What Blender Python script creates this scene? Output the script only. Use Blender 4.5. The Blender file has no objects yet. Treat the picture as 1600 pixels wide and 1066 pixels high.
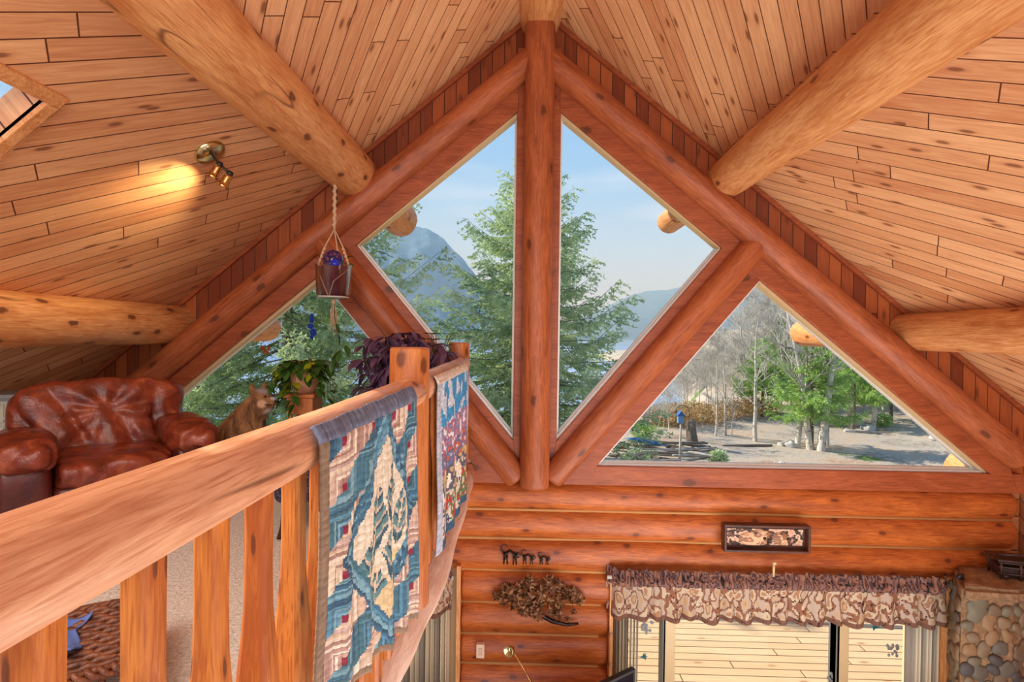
import bpy, bmesh, math, random
import numpy as np
from mathutils import Vector, Matrix, noise as mnoise
SC = bpy.context.scene
COL = SC.collection
PI = math.pi
# ------------------------------------------------------------------ camera
CAMP = Vector((0, 0, 1.35)); FPX = 790.0
YAW = math.atan(20/FPX); PIT = math.atan(-8/FPX); ROLL = 0.013
CR = Matrix.Rotation(YAW, 3, 'Z') @ Matrix.Rotation(PI/2+PIT, 3, 'X') @ Matrix.Rotation(ROLL, 3, 'Z')
cd = bpy.data.cameras.new('camera'); cam = bpy.data.objects.new('camera', cd); COL.objects.link(cam)
cam.matrix_world = Matrix.Translation(CAMP) @ CR.to_4x4()
cd.sensor_width = 36; cd.lens = FPX/1600*36; cd.clip_start = .02; cd.clip_end = 9000
SC.camera = cam
# ------------------------------------------------------------------ light and exposure
SC.view_settings.view_transform = 'Standard'; SC.view_settings.look = 'None'
SC.view_settings.exposure = 0.0; SC.view_settings.gamma = 1.0; SC.view_settings.use_curve_mapping = False
SUN = Vector((-.95, .33, .66)).normalized()
w = bpy.data.worlds.new('sky'); SC.world = w; w.use_nodes = True
nt = w.node_tree; nt.nodes.clear()
wo = nt.nodes.new('ShaderNodeOutputWorld'); bg = nt.nodes.new('ShaderNodeBackground'); bg.inputs[1].default_value = 1.12
tc = nt.nodes.new('ShaderNodeTexCoord'); sx = nt.nodes.new('ShaderNodeSeparateXYZ'); nt.links.new(tc.outputs['Generated'], sx.inputs[0])
rp = nt.nodes.new('ShaderNodeValToRGB'); nt.links.new(sx.outputs[2], rp.inputs[0])
e = rp.color_ramp.elements; e[0].position = 0.0; e[0].color = (.74, .82, .92, 1); e[1].position = .85; e[1].color = (.12, .30, .66, 1)
for p_, c_ in ((.12, (.60, .74, .90, 1)), (.30, (.33, .56, .84, 1)), (.48, (.24, .47, .79, 1))):
    q = rp.color_ramp.elements.new(p_); q.color = c_
mp = nt.nodes.new('ShaderNodeMapping'); mp.inputs['Scale'].default_value = (1.2, 2.0, 9); mp.inputs['Rotation'].default_value = (.05, .12, 0); nt.links.new(tc.outputs['Generated'], mp.inputs[0])
nz = nt.nodes.new('ShaderNodeTexNoise'); nz.inputs['Scale'].default_value = 1.6; nz.inputs['Detail'].default_value = 6; nt.links.new(mp.outputs[0], nz.inputs[0])
cr_ = nt.nodes.new('ShaderNodeValToRGB'); cr_.color_ramp.elements[0].position = .48; cr_.color_ramp.elements[0].color = (0, 0, 0, 1); cr_.color_ramp.elements[1].position = .75; cr_.color_ramp.elements[1].color = (.55, .55, .55, 1); nt.links.new(nz.outputs[0], cr_.inputs[0])
mx = nt.nodes.new('ShaderNodeMix'); mx.data_type = 'RGBA'; nt.links.new(cr_.outputs[0], mx.inputs[0]); nt.links.new(rp.outputs[0], mx.inputs[6]); mx.inputs[7].default_value = (.92, .95, 1, 1)
nt.links.new(mx.outputs[2], bg.inputs[0]); nt.links.new(bg.outputs[0], wo.inputs[0])
sl = bpy.data.lights.new('sun', 'SUN'); sl.energy = 7.0; sl.angle = math.radians(.6); sl.color = (1, .93, .80)
so = bpy.data.objects.new('sun', sl); COL.objects.link(so); so.rotation_euler = SUN.to_track_quat('Z', 'Y').to_euler(); so.location = (-20, 10, 20)
def area(name, loc, to, size, power, color, sy=None):
    l = bpy.data.lights.new(name, 'AREA'); l.energy = power; l.size = size; l.color = color
    if sy: l.shape = 'RECTANGLE'; l.size_y = sy
    o = bpy.data.objects.new(name, l); COL.objects.link(o); o.location = loc
    o.rotation_euler = (Vector(loc)-Vector(to)).to_track_quat('Z', 'Y').to_euler(); return o
area('room_fill', (1.6, -2.6, 1.6), (.6, 5, 1.0), 4.0, 90, (1, .96, .92), 3.0)
area('lower_fill', (1.8, 1.8, -2.2), (1.2, 3.2, 3.0), 4.5, 235, (1, .96, .90), 4.0)  # added upward fill in place of floor bounce, no lamp stands here
area('loft_fill', (-2.0, .4, 2.5), (-2.3, 2.2, 0), 1.6, 80, (1, .90, .78), 1.6)  # unseen fill added above the loft to brighten carpet and chair
# ------------------------------------------------------------------ helpers
def at(x, y, Y):                      # point of the plane y = Y on the sight line of a photo position
    d = CR @ Vector(((x-800)/FPX, (533-y)/FPX, -1)); return CAMP + d*(Y/d.y)
def atz(x, y, Z):
    d = CR @ Vector(((x-800)/FPX, (533-y)/FPX, -1)); return CAMP + d*((Z-CAMP.z)/d.z)
def srgb(r, g, b):
    f = lambda c: (c/255/12.92) if c/255 <= .04045 else ((c/255+.055)/1.055)**2.4
    return (f(r), f(g), f(b), 1)
class N:                              # small node builder
    def __init__(s, name):
        s.m = bpy.data.materials.new(name); s.m.use_nodes = True; s.t = s.m.node_tree; s.t.nodes.clear()
        s.out = s.t.nodes.new('ShaderNodeOutputMaterial')
    def n(s, typ, **k):
        x = s.t.nodes.new('ShaderNode'+typ)
        for a, b in k.items(): setattr(x, a, b)
        return x
    def set(s, sock, v):
        if isinstance(v, bpy.types.NodeSocket): s.t.links.new(v, sock)
        else: sock.default_value = v
    def mth(s, op, a, b=None, c=None):
        x = s.n('Math', operation=op); s.set(x.inputs[0], a)
        if b is not None: s.set(x.inputs[1], b)
        if c is not None: s.set(x.inputs[2], c)
        return x.outputs[0]
    def mix(s, f, a, b, mode='MIX'):
        x = s.n('Mix', data_type='RGBA', blend_type=mode); s.set(x.inputs[0], f); s.set(x.inputs[6], a); s.set(x.inputs[7], b); return x.outputs[2]
    def xyz(s, v):
        x = s.n('SeparateXYZ'); s.set(x.inputs[0], v); return x.outputs
    def vec(s, a, b, c):
        x = s.n('CombineXYZ'); s.set(x.inputs[0], a); s.set(x.inputs[1], b); s.set(x.inputs[2], c); return x.outputs[0]
    def noise(s, v, scale, detail=3, rough=.5, dist=0.0):
        x = s.n('TexNoise'); s.set(x.inputs['Vector'], v); x.inputs['Scale'].default_value = scale; x.inputs['Detail'].default_value = detail
        x.inputs['Roughness'].default_value = rough; x.inputs['Distortion'].default_value = dist; return x.outputs[0]
    def ramp(s, f, stops):
        x = s.n('ValToRGB'); s.set(x.inputs[0], f); el = x.color_ramp.elements
        el[0].position, el[0].color = stops[0]; el[1].position, el[1].color = stops[-1]
        for p, c in stops[1:-1]:
            q = el.new(p); q.color = c
        return x.outputs[0]
    def step(s, f, a, b):             # smooth 0..1 between a and b
        x = s.n('MapRange', interpolation_type='SMOOTHSTEP'); s.set(x.inputs[0], f); x.inputs[1].default_value = a; x.inputs[2].default_value = b; return x.outputs[0]
    def rnd(s, v):
        x = s.n('TexWhiteNoise'); s.set(x.inputs[0], v); return x.outputs[0]
    def obj(s): return s.n('TexCoord').outputs['Object']
    def bsdf(s, color, rough=.5, bump=None, bs=.3, bd=.01, **k):
        x = s.n('BsdfPrincipled'); s.set(x.inputs['Base Color'], color); s.set(x.inputs['Roughness'], rough)
        for a, b in k.items(): s.set(x.inputs[a.replace('_', ' ')], b)
        if bump is not None:
            q = s.n('Bump'); q.inputs['Strength'].default_value = bs; q.inputs['Distance'].default_value = bd; s.set(q.inputs['Height'], bump); s.t.links.new(q.outputs[0], x.inputs['Normal'])
        s.t.links.new(x.outputs[0], s.out.inputs[0]); s.b = x; return s.m
W4 = lambda v: (v, v, v, 1)
def plain(name, c, rough=.5, **k):
    n = N(name); v = n.noise(n.obj(), 9, 3)
    return n.bsdf(n.mix(n.mth('MULTIPLY', v, .35), c, tuple(x*.72 for x in c[:3])+(1,)), rough, **k)
def logwood(name, dark, light, R=.15, knot=srgb(95, 45, 22), rough=.42, axis='Z', dens=1.0, crack=True, grain=1.0, planar=False):
    n = N(name); x, y, z = n.xyz(n.obj())
    if axis == 'X': x, y, z = y, z, x
    if axis == 'Y': x, y, z = x, z, y
    ang = n.mth('MULTIPLY', n.mth('ARCTAN2', y, x), R)
    if planar: ang = y
    info = n.n('ObjectInfo').outputs['Random']; off = n.mth('MULTIPLY', info, 37.0)
    zz = n.mth('ADD', z, off)
    v1 = n.vec(x, y, n.mth('MULTIPLY', zz, .09)); g1 = n.noise(v1, 58*grain, 5, .62, .9)
    v2 = n.vec(x, y, n.mth('MULTIPLY', zz, .22)); g2 = n.noise(v2, 6, 3, .5, 1.6)
    v4 = n.vec(x, y, n.mth('MULTIPLY', zz, .05)); g4 = n.noise(v4, 170*grain, 2, .5)
    f = n.mth('ADD', n.mth('MULTIPLY', g1, .55), n.mth('MULTIPLY', g2, .45))
    c = n.ramp(f, [(.38, dark), (.5, tuple((a*.45+b*.55) for a, b in zip(dark, light))), (.62, light)])
    c = n.mix(n.mth('MULTIPLY', n.step(g4, .5, .7), .8), c, dark)
    vo = n.n('TexVoronoi', voronoi_dimensions='2D'); vo.inputs['Scale'].default_value = 1.0; vo.inputs['Randomness'].default_value = 1
    n.set(vo.inputs['Vector'], n.vec(n.mth('MULTIPLY', ang, 5.2*dens), n.mth('MULTIPLY', zz, 2.6*dens), 0.0))
    wob = n.noise(n.obj(), 30, 2)
    kd = n.mth('ADD', vo.outputs['Distance'], n.mth('MULTIPLY', n.mth('SUBTRACT', wob, .5), .10))
    pick = n.step(n.rnd(vo.outputs['Position']), .52, .56)
    k = n.mth('MULTIPLY', n.mth('SUBTRACT', 1.0, n.step(kd, .06, .125)), pick)
    halo = n.mth('MULTIPLY', n.mth('SUBTRACT', 1.0, n.step(kd, .10, .30)), n.mth('MULTIPLY', pick, .45))
    c = n.mix(halo, c, dark); c = n.mix(n.mth('MULTIPLY', k, .85), c, knot)
    h = n.mth('ADD', n.mth('MULTIPLY', g1, .5), n.mth('MULTIPLY', n.noise(n.obj(), 14, 3), .35))
    if crack:
        cn = n.noise(n.vec(x, y, n.mth('MULTIPLY', zz, .16)), 2.2, 2, .4)
        cl = n.mth('MULTIPLY', n.mth('SUBTRACT', 1.0, n.step(n.mth('ABSOLUTE', n.mth('SUBTRACT', cn, .5)), .0, .0045)), n.step(n.noise(n.obj(), .9, 1), .5, .56))
        c = n.mix(n.mth('MULTIPLY', cl, .8), c, tuple(v*.3 for v in dark[:3])+(1,)); h = n.mth('SUBTRACT', h, n.mth('MULTIPLY', cl, .6))
    return n.bsdf(c, rough, h, .35, .012, Specular_IOR_Level=.45)
def planks(name, dark, light, ang, wd, ln, ax=(0, 1), knot=srgb(110, 55, 28), gap=.0035, groove=srgb(70, 30, 12), rough=.5, kd=1.0, tone=.5, off=0.0):
    # boards running at angle ang in the plane of the two given local axes
    n = N(name); o = n.xyz(n.obj()); a, b = o[ax[0]], o[ax[1]]
    ca, sa = math.cos(ang), math.sin(ang)
    u = n.mth('ADD', n.mth('MULTIPLY', a, ca), n.mth('MULTIPLY', b, sa))
    v = n.mth('ADD', n.mth('SUBTRACT', n.mth('MULTIPLY', b, ca), n.mth('MULTIPLY', a, sa)), 50+off)
    row = n.mth('FLOOR', n.mth('DIVIDE', v, wd)); fv = n.mth('FRACT', n.mth('DIVIDE', v, wd))
    r1 = n.rnd(n.vec(row, 3.3, off)); uu = n.mth('ADD', n.mth('DIVIDE', u, ln), n.mth('MULTIPLY', r1, 17.0)); iu = n.mth('FLOOR', uu); fu = n.mth('FRACT', uu)
    r2 = n.rnd(n.vec(row, iu, 7.1+off))
    ev = n.mth('MULTIPLY', n.mth('MINIMUM', fv, n.mth('SUBTRACT', 1.0, fv)), wd)
    eu = n.mth('MULTIPLY', n.mth('MINIMUM', fu, n.mth('SUBTRACT', 1.0, fu)), ln)
    ed = n.mth('MINIMUM', ev, eu); g = n.mth('SUBTRACT', 1.0, n.step(ed, gap*.7, gap*1.5))
    ro = n.mth('MULTIPLY', r2, 31.0)
    gr = n.noise(n.vec(n.mth('MULTIPLY', u, .9), n.mth('MULTIPLY', v, 11), ro), 2.4, 5, .6, 1.5)
    gf = n.noise(n.vec(n.mth('MULTIPLY', u, 1.5), n.mth('MULTIPLY', v, 60), ro), 3, 2)
    f = n.mth('ADD', n.mth('MULTIPLY', n.mth('SUBTRACT', gr, .5), 1.3), n.mth('ADD', n.mth('MULTIPLY', r2, tone), .5-tone/2))
    c = n.mix(f, dark, light); c = n.mix(n.mth('MULTIPLY', n.step(gf, .5, .75), .35), c, dark)
    vo = n.n('TexVoronoi', voronoi_dimensions='2D'); vo.inputs['Scale'].default_value = 1; n.set(vo.inputs['Vector'], n.vec(n.mth('ADD', n.mth('MULTIPLY', u, 2.2*kd), ro), n.mth('MULTIPLY', v, 6.5*kd), 0.0))
    pick = n.step(n.rnd(vo.outputs['Position']), .56, .59)
    kk = n.mth('ADD', vo.outputs['Distance'], n.mth('MULTIPLY', n.mth('SUBTRACT', gr, .5), .08))
    k = n.mth('MULTIPLY', n.mth('SUBTRACT', 1.0, n.step(kk, .055, .13)), pick)
    ha = n.mth('MULTIPLY', n.mth('SUBTRACT', 1.0, n.step(kk, .08, .26)), n.mth('MULTIPLY', pick, .4))
    c = n.mix(ha, c, dark); c = n.mix(n.mth('MULTIPLY', k, .72), c, knot); c = n.mix(g, c, groove)
    h = n.mth('SUBTRACT', n.mth('MULTIPLY', gr, .1), g)
    return n.bsdf(c, rough, h, .6, .006)
def vcol(name, rough=.7, trans=0.0, bumpscale=None, **k):
    n = N(name); a = n.n('Attribute', attribute_name='tint').outputs['Color']
    bp = n.noise(n.obj(), bumpscale, 3) if bumpscale else None
    m = n.bsdf(a, rough, bp, .4, .004, **k)
    if trans:
        t = n.n('BsdfTranslucent'); n.set(t.inputs[0], a); x = n.n('MixShader'); x.inputs[0].default_value = trans
        n.t.links.new(n.b.outputs[0], x.inputs[1]); n.t.links.new(t.outputs[0], x.inputs[2]); n.t.links.new(x.outputs[0], n.out.inputs[0])
    return m
# ---- mesh builder
class MB:
    def __init__(s): s.v = []; s.f = []; s.sm = []; s.c = []
    def add(s, vs, fs, smooth=True, M=None, col=None):
        k = len(s.v)
        s.v += [tuple(M @ Vector(p)) if M is not None else tuple(p) for p in vs]
        s.f += [tuple(i+k for i in f) for f in fs]; s.sm += [smooth]*len(fs); s.c += [col]*len(fs); return s
    def box(s, c, d, R=None, col=None, smooth=False):
        x, y, z = d[0]/2, d[1]/2, d[2]/2
        vs = [Vector((a*x, b*y, q*z)) for a in (-1, 1) for b in (-1, 1) for q in (-1, 1)]
        if R is not None: vs = [R @ p for p in vs]
        return s.add([p+Vector(c) for p in vs], [(0, 1, 3, 2), (4, 6, 7, 5), (0, 4, 5, 1), (2, 3, 7, 6), (0, 2, 6, 4), (1, 5, 7, 3)], smooth, None, col)
    def tube(s, pts, rad, seg=10, cap=True, col=None, jit=None, flat=1.0):
        pts = [Vector(p) for p in pts]; n = len(pts)
        if not hasattr(rad, '__len__'): rad = [rad]*n
        vs = []; up = None
        for i, p in enumerate(pts):
            t = (pts[min(i+1, n-1)]-pts[max(i-1, 0)]).normalized()
            if up is None: up = Vector((0, 0, 1)) if abs(t.z) < .9 else Vector((1, 0, 0))
            a = t.cross(up)
            if a.length < 1e-4: a = t.cross(Vector((1, .3, 0)))
            a.normalize(); b = a.cross(t).normalized(); up = b
            for k in range(seg):
                th = 2*PI*k/seg; r = rad[i]*(1+(jit(i, th) if jit else 0)); vs.append(p+a*math.cos(th)*r+b*math.sin(th)*r*flat)
        fs = [(i*seg+k, i*seg+(k+1) % seg, (i+1)*seg+(k+1) % seg, (i+1)*seg+k) for i in range(n-1) for k in range(seg)]
        if cap: fs += [tuple(range(seg))[::-1], tuple((n-1)*seg+k for k in range(seg))]
        return s.add(vs, fs, True, None, col)
    def lathe(s, prof, seg=24, M=None, col=None):      # profile (r, z)
        vs = [(r*math.cos(2*PI*k/seg), r*math.sin(2*PI*k/seg), z) for r, z in prof for k in range(seg)]
        fs = [(i*seg+k, i*seg+(k+1) % seg, (i+1)*seg+(k+1) % seg, (i+1)*seg+k) for i in range(len(prof)-1) for k in range(seg)]
        return s.add(vs, fs, True, M, col)
    def prism(s, poly, y0, y1, M=None, col=None, smooth=False):   # polygon in XZ, pushed along Y
        n = len(poly); vs = [(x, y0, z) for x, z in poly]+[(x, y1, z) for x, z in poly]
        fs = [tuple(range(n)), tuple(range(2*n-1, n-1, -1))]+[(i, i+n, (i+1) % n+n, (i+1) % n) for i in range(n)]
        return s.add(vs, fs, smooth, M, col)
    def ell(s, c, r, R=None, seg=16, rings=10, col=None, M=None):
        vs = []; 
        for i in range(rings+1):
            ph = PI*i/rings
            for k in range(seg):
                p = Vector((r[0]*math.sin(ph)*math.cos(2*PI*k/seg), r[1]*math.sin(ph)*math.sin(2*PI*k/seg), r[2]*math.cos(ph)))
                if R is not None: p = R @ p
                vs.append(p+Vector(c))
        fs = [(i*seg+k, (i+1)*seg+k, (i+1)*seg+(k+1) % seg, i*seg+(k+1) % seg) for i in range(rings) for k in range(seg)]
        return s.add(vs, fs, True, M, col)
    def build(s, name, mat, parent=None, loc=None, rot=None, clean=True):
        me = bpy.data.meshes.new(name); me.from_pydata(s.v, [], s.f); me.polygons.foreach_set('use_smooth', s.sm)
        if any(c is not None for c in s.c):
            ca = me.color_attributes.new('tint', 'FLOAT_COLOR', 'CORNER'); buf = []
            for f, c in zip(s.f, s.c): buf += list((c or (.5, .5, .5, 1)))*len(f)
            ca.data.foreach_set('color', buf)
        if clean:
            bm = bmesh.new(); bm.from_mesh(me); bmesh.ops.remove_doubles(bm, verts=bm.verts, dist=1e-5); bmesh.ops.recalc_face_normals(bm, faces=bm.faces); bm.to_mesh(me); bm.free()
        me.materials.append(mat); o = bpy.data.objects.new(name, me); COL.objects.link(o)
        if parent: o.parent = parent
        if loc is not None: o.location = loc
        if rot is not None: o.rotation_euler = rot
        return o
def bevel(o, w_=.006, seg=2, ang=40):
    m = o.modifiers.new('bevel', 'BEVEL'); m.width = w_; m.segments = seg; m.limit_method = 'ANGLE'; m.angle_limit = math.radians(ang); return o
def tag(o, label=None, cat=None, group=None, kind=None):
    if label: o['label'] = label
    if cat: o['category'] = cat
    if group: o['group'] = group
    if kind: o['kind'] = kind
    return o
def struct(o): o['kind'] = 'structure'; return o
def empty(name, loc=(0, 0, 0), rz=0, rot=None):
    o = bpy.data.objects.new(name, None); COL.objects.link(o); o.location = loc; o.empty_display_size = .1
    o.rotation_euler = rot if rot is not None else (0, 0, rz); return o
def zto(d):                           # rotation that turns local Z to direction d
    return Vector(d).to_track_quat('Z', 'Y').to_matrix()
def log_mesh(L, r0, r1, seg=36, seed=0, wob=.012, round0=.05, round1=.05, bow=0.0, pts=None):
    n = max(8, int(L/.14)); m = MB(); rings = []
    zs = [0, .25*round0, .6*round0, round0]+[round0+(L-round0-round1)*i/n for i in range(1, n)]+[L-round1, L-.6*round1, L-.25*round1, L]
    vs = []
    for z in zs:
        t = z/L; r = r0+(r1-r0)*t
        if z < round0: q = 1-z/round0; r -= round0*(1-math.sqrt(max(0, 1-q*q)))
        if z > L-round1: q = 1-(L-z)/round1; r -= round1*(1-math.sqrt(max(0, 1-q*q)))
        for k in range(seg):
            th = 2*PI*k/seg
            d = mnoise.noise(Vector((math.cos(th)*.9, math.sin(th)*.9, z*1.1+seed*7.7)))*wob*2
            rr = r+d*min(1, r/.1)
            vs.append((math.cos(th)*rr+bow*math.sin(PI*t), math.sin(th)*rr, z))
    k_ = len(zs)
    fs = [(i*seg+k, i*seg+(k+1) % seg, (i+1)*seg+(k+1) % seg, (i+1)*seg+k) for i in range(k_-1) for k in range(seg)]
    fs += [tuple(range(seg))[::-1], tuple((k_-1)*seg+k for k in range(seg))]
    return m.add(vs, fs, True)
def log(name, p0, p1, r0, r1, mat, parent=None, **k):
    p0 = Vector(p0); p1 = Vector(p1); d = p1-p0; o = log_mesh(d.length, r0, r1, **k).build(name, mat, parent)
    o.location = p0; o.rotation_euler = zto(d).to_euler(); return o
def grid(fn, nu, nv, colfn=None, name='sheet', mat=None, parent=None, loc=None, solid=0):
    vs = [fn(i/nu, j/nv) for j in range(nv+1) for i in range(nu+1)]; m = MB(); k = nu+1
    for j in range(nv):
        for i in range(nu):
            m.f.append((j*k+i, j*k+i+1, (j+1)*k+i+1, (j+1)*k+i)); m.sm.append(True); m.c.append(colfn((i+.5)/nu, (j+.5)/nv) if colfn else None)
    m.v = [tuple(p) for p in vs]; o = m.build(name, mat, parent, loc, clean=False)
    if solid: q = o.modifiers.new('thick', 'SOLIDIFY'); q.thickness = solid
    return o
# ------------------------------------------------------------------ materials
H_LIGHT = srgb(226, 160, 100); H_DARK = srgb(178, 104, 54)
m_purlin = logwood('honey_log', srgb(194, 120, 66), srgb(238, 178, 118), R=.2, dens=.8)
m_rafter = logwood('red_log', srgb(142, 70, 38), srgb(190, 106, 62), R=.15, dens=.7)
m_wall = logwood('wall_log', srgb(148, 68, 26), srgb(204, 112, 50), R=.2, axis='X', planar=True, dens=1.0, rough=.38, crack=False)
m_rail = logwood('rail_log', srgb(192, 126, 90), srgb(236, 182, 144), R=.07, dens=1.1, rough=.36, knot=srgb(90, 50, 34))
m_balus = logwood('baluster_wood', srgb(164, 82, 28), srgb(214, 132, 56), R=.06, dens=1.6, grain=1.3)
m_beam = logwood('peeled_beam', srgb(196, 154, 132), srgb(232, 204, 190), R=.16, axis='Y', planar=True, dens=.6)
m_trim = logwood('trim_wood', srgb(138, 64, 34), srgb(178, 94, 54), R=.3, axis='X', planar=True, dens=.5, crack=False)
m_chink = plain('chinking', srgb(196, 140, 84), .8)
A45 = PI/4
def ceilmat(nm, ang, off): return planks(nm, srgb(198, 126, 80), srgb(248, 196, 144), ang, .14, 1.9, kd=1.0, off=off, groove=srgb(96, 44, 18))
m_side = planks('gable_boards', srgb(128, 56, 24), srgb(186, 98, 48), PI/2, .125, 9.0, ax=(0, 2), off=1.0, tone=1.35)
m_sideR = planks('right_boards', srgb(176, 98, 52), srgb(222, 150, 96), A45, .13, 3.0, ax=(1, 2), off=2.0)
m_white = plain('white_vinyl', srgb(232, 232, 228), .35)
m_cream = plain('cream_vinyl', srgb(214, 186, 140), .4)
m_black = plain('black_metal', srgb(28, 26, 26), .4)
ng = N('window_glass'); tr = ng.n('BsdfTransparent'); gl = ng.n('BsdfGlossy'); gl.inputs['Roughness'].default_value = .02; fr = ng.n('Fresnel'); fr.inputs[0].default_value = 1.35
xs = ng.n('MixShader'); ng.set(xs.inputs[0], ng.mth('MULTIPLY', fr.outputs[0], .12)); ng.t.links.new(tr.outputs[0], xs.inputs[1]); ng.t.links.new(gl.outputs[0], xs.inputs[2]); ng.t.links.new(xs.outputs[0], ng.out.inputs[0]); m_glass = ng.m
# ------------------------------------------------------------------ the setting
XC = .115; APEX = 4.77; SL = .82; TH = math.atan(SL); YW = 5.2
roofz = lambda x: APEX-SL*abs(x-XC)
def roof_zone(side, d0, d1, mat, hole=None):
    # local x = world +Y, local y = down the slope, local z = inward normal
    e1 = Vector((0, 1, 0)); e2 = Vector((side*math.cos(TH), 0, -math.sin(TH))); e3 = e1.cross(e2)
    M = Matrix((e1, e2, e3)).transposed().to_4x4(); M.translation = (XC, 0, APEX)
    y0, y1 = -3.2, 7.35; m = MB(); up = .16 if e3.z > 0 else -.16
    def slab(a0, a1, b0, b1): m.box(((a0+a1)/2, (b0+b1)/2, up/2), (a1-a0, b1-b0, .16))
    if hole:
        ha, hb, hc, hd = hole
        slab(y0, y1, d0, hc); slab(y0, y1, hd, d1); slab(y0, ha, hc, hd); slab(hb, y1, hc, hd)
    else: slab(y0, y1, d0, d1)
    o = m.build('ceiling', mat); o.matrix_world = M; struct(o); return o, M
DP = 1.87/math.cos(TH)
roof_zone(1, 0, DP, ceilmat('ceiling_boards_a', A45, 0.0))
roof_zone(1, DP, 7.95, ceilmat('ceiling_boards_b', -A45, 4.0))
roof_zone(-1, 0, DP, ceilmat('ceiling_boards_c', A45, 8.0))
# skylight seen at the far left: where the sight line meets the roof
def on_roof(x, y, side=-1):
    d = CR @ Vector(((x-800)/FPX, (533-y)/FPX, -1)); n_ = Vector((SL*side, 0, 1)); t = (APEX+SL*side*XC - CAMP.dot(n_))/d.dot(n_); return CAMP+d*t
def roof_uv(p): return p.y, abs(p.x-XC)/math.cos(TH)
ku, kv = roof_uv(on_roof(52, 152))
SKY = (ku-1.0, ku+.05, kv-.02, kv+.75)
_, ML = roof_zone(-1, DP, 7.95, ceilmat('ceiling_boards_d', -A45, 12.0), SKY)
sk = empty('window_9'); struct(sk); sk.matrix_world = ML
m = MB(); a, b, c, d_ = SKY; sgn = -1
for (x0, x1, y0_, y1_) in ((a-.07, b+.07, c-.07, c), (a-.07, b+.07, d_, d_+.07), (a-.07, a, c, d_), (b, b+.07, c, d_)):
    m.box(((x0+x1)/2, (y0_+y1_)/2, .0), (x1-x0, y1_-y0_, .05))
struct(bevel(m.build('window_frame', m_purlin, sk)))
m = MB(); m.box(((a+b)/2, (c+d_)/2, 0), (b-a, d_-c, .01)); o = m.build('pane', m_glass, sk); o.location = (0, 0, 0)
e3z = ML.to_3x3() @ Vector((0, 0, 1)); o.location = (0, 0, .12 if e3z.z > 0 else -.12)
mir = lambda x: 2*XC-x
def flip(poly): return [(mir(x), z) for x, z in poly][::-1]
# gable boards above the windows
m = MB()
for s in (1, -1):
    P = [(XC, APEX+.02), (XC+s*5.55, roofz(XC+5.55)+.02), (XC+s*5.55, -.2), (XC+s*4.9, -.2), (XC+s*4.62, .05), (XC, 3.9)]
    m.prism(P, 5.30, 5.42)
struct(m.build('wall_front', m_side))
m = MB()
for s in (1, -1):
    m.prism([(XC, APEX-.005), (XC+s*5.0, roofz(XC+5.0)-.005), (XC+s*5.0, roofz(XC+5.0)-.06), (XC, APEX-.06)], 5.265, 5.30)
struct(m.build('trim_1', m_trim))
# flat trim boards behind the logs
def band(x0, z0, x1, z1, w_, y0=5.20, y1=5.31):
    d = Vector((x1-x0, z1-z0)).normalized(); n_ = Vector((-d.y, d.x))*w_/2
    return [(x0+n_.x, z0+n_.y), (x1+n_.x, z1+n_.y), (x1-n_.x, z1-n_.y), (x0-n_.x, z0-n_.y)]
GAP, GS = 3.83, .83                      # upper glass line z = GAP - GS*|x-xc|
k = 2
for s in (1, -1):
    X = lambda x: XC+s*x
    m = MB(); m.prism([(X(.21), GAP+.38-GS*.21), (X(4.72), GAP+.38-GS*4.72), (X(4.86), -.17), (X(4.57), GAP-GS*4.57), (X(.21), GAP-GS*.21)], 5.19, 5.33)
    struct(bevel(m.build(f'trim_{k}', m_trim), .008)); k += 1
    m = MB(); m.prism([(X(.22), .27), (X(1.89), 2.29), (X(2.1), 2.13), (X(2.265), 1.95), (X(.645), .03), (X(.6), -.1), (X(.15), -.1)], 5.195, 5.325)
    struct(bevel(m.build(f'trim_{k}', m_trim), .008)); k += 1
    m = MB(); m.box((X(2.6), 5.264, -.075), (4.64, .13, .20))
    struct(bevel(m.build(f'trim_{k}', m_trim), .008)); k += 1
m = MB(); m.box((XC, 5.265, 2.1), (.45, .13, 4.4)); struct(bevel(m.build(f'trim_{k}', m_trim), .008)); k += 1
# logs of the gable frame
def beamlog(label, p0, p1, r0, r1, mat, name, group=None, **kw):
    o = log(name, p0, p1, r0, r1, mat, **kw); tag(o, label, 'log beam', group); return o
beamlog('upright log post in the middle of the gable window, under the ridge log', (XC, 5.12, -.19), (XC, 5.12, 4.50), .152, .148, m_rafter, 'king_post', seed=1, wob=.004)
for s, nm in ((1, 'right'), (-1, 'left')):
    beamlog(f'long sloping rafter log framing the {nm} side of the gable window', (XC+s*4.86, 5.165, 4.225-.835*4.86), (XC+s*.0, 5.165, 4.225), .142, .128, m_rafter, 'rafter_log', seed=2+s, wob=.004, round0=.09)
    beamlog(f'diagonal brace log on the {nm} side, rising from the post foot to the rafter log', (XC+s*.16, 5.19, -.12), (XC+s*2.22, 5.19, 2.32), .132, .135, m_rafter, 'brace_log', seed=5+s, wob=.004)
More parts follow.
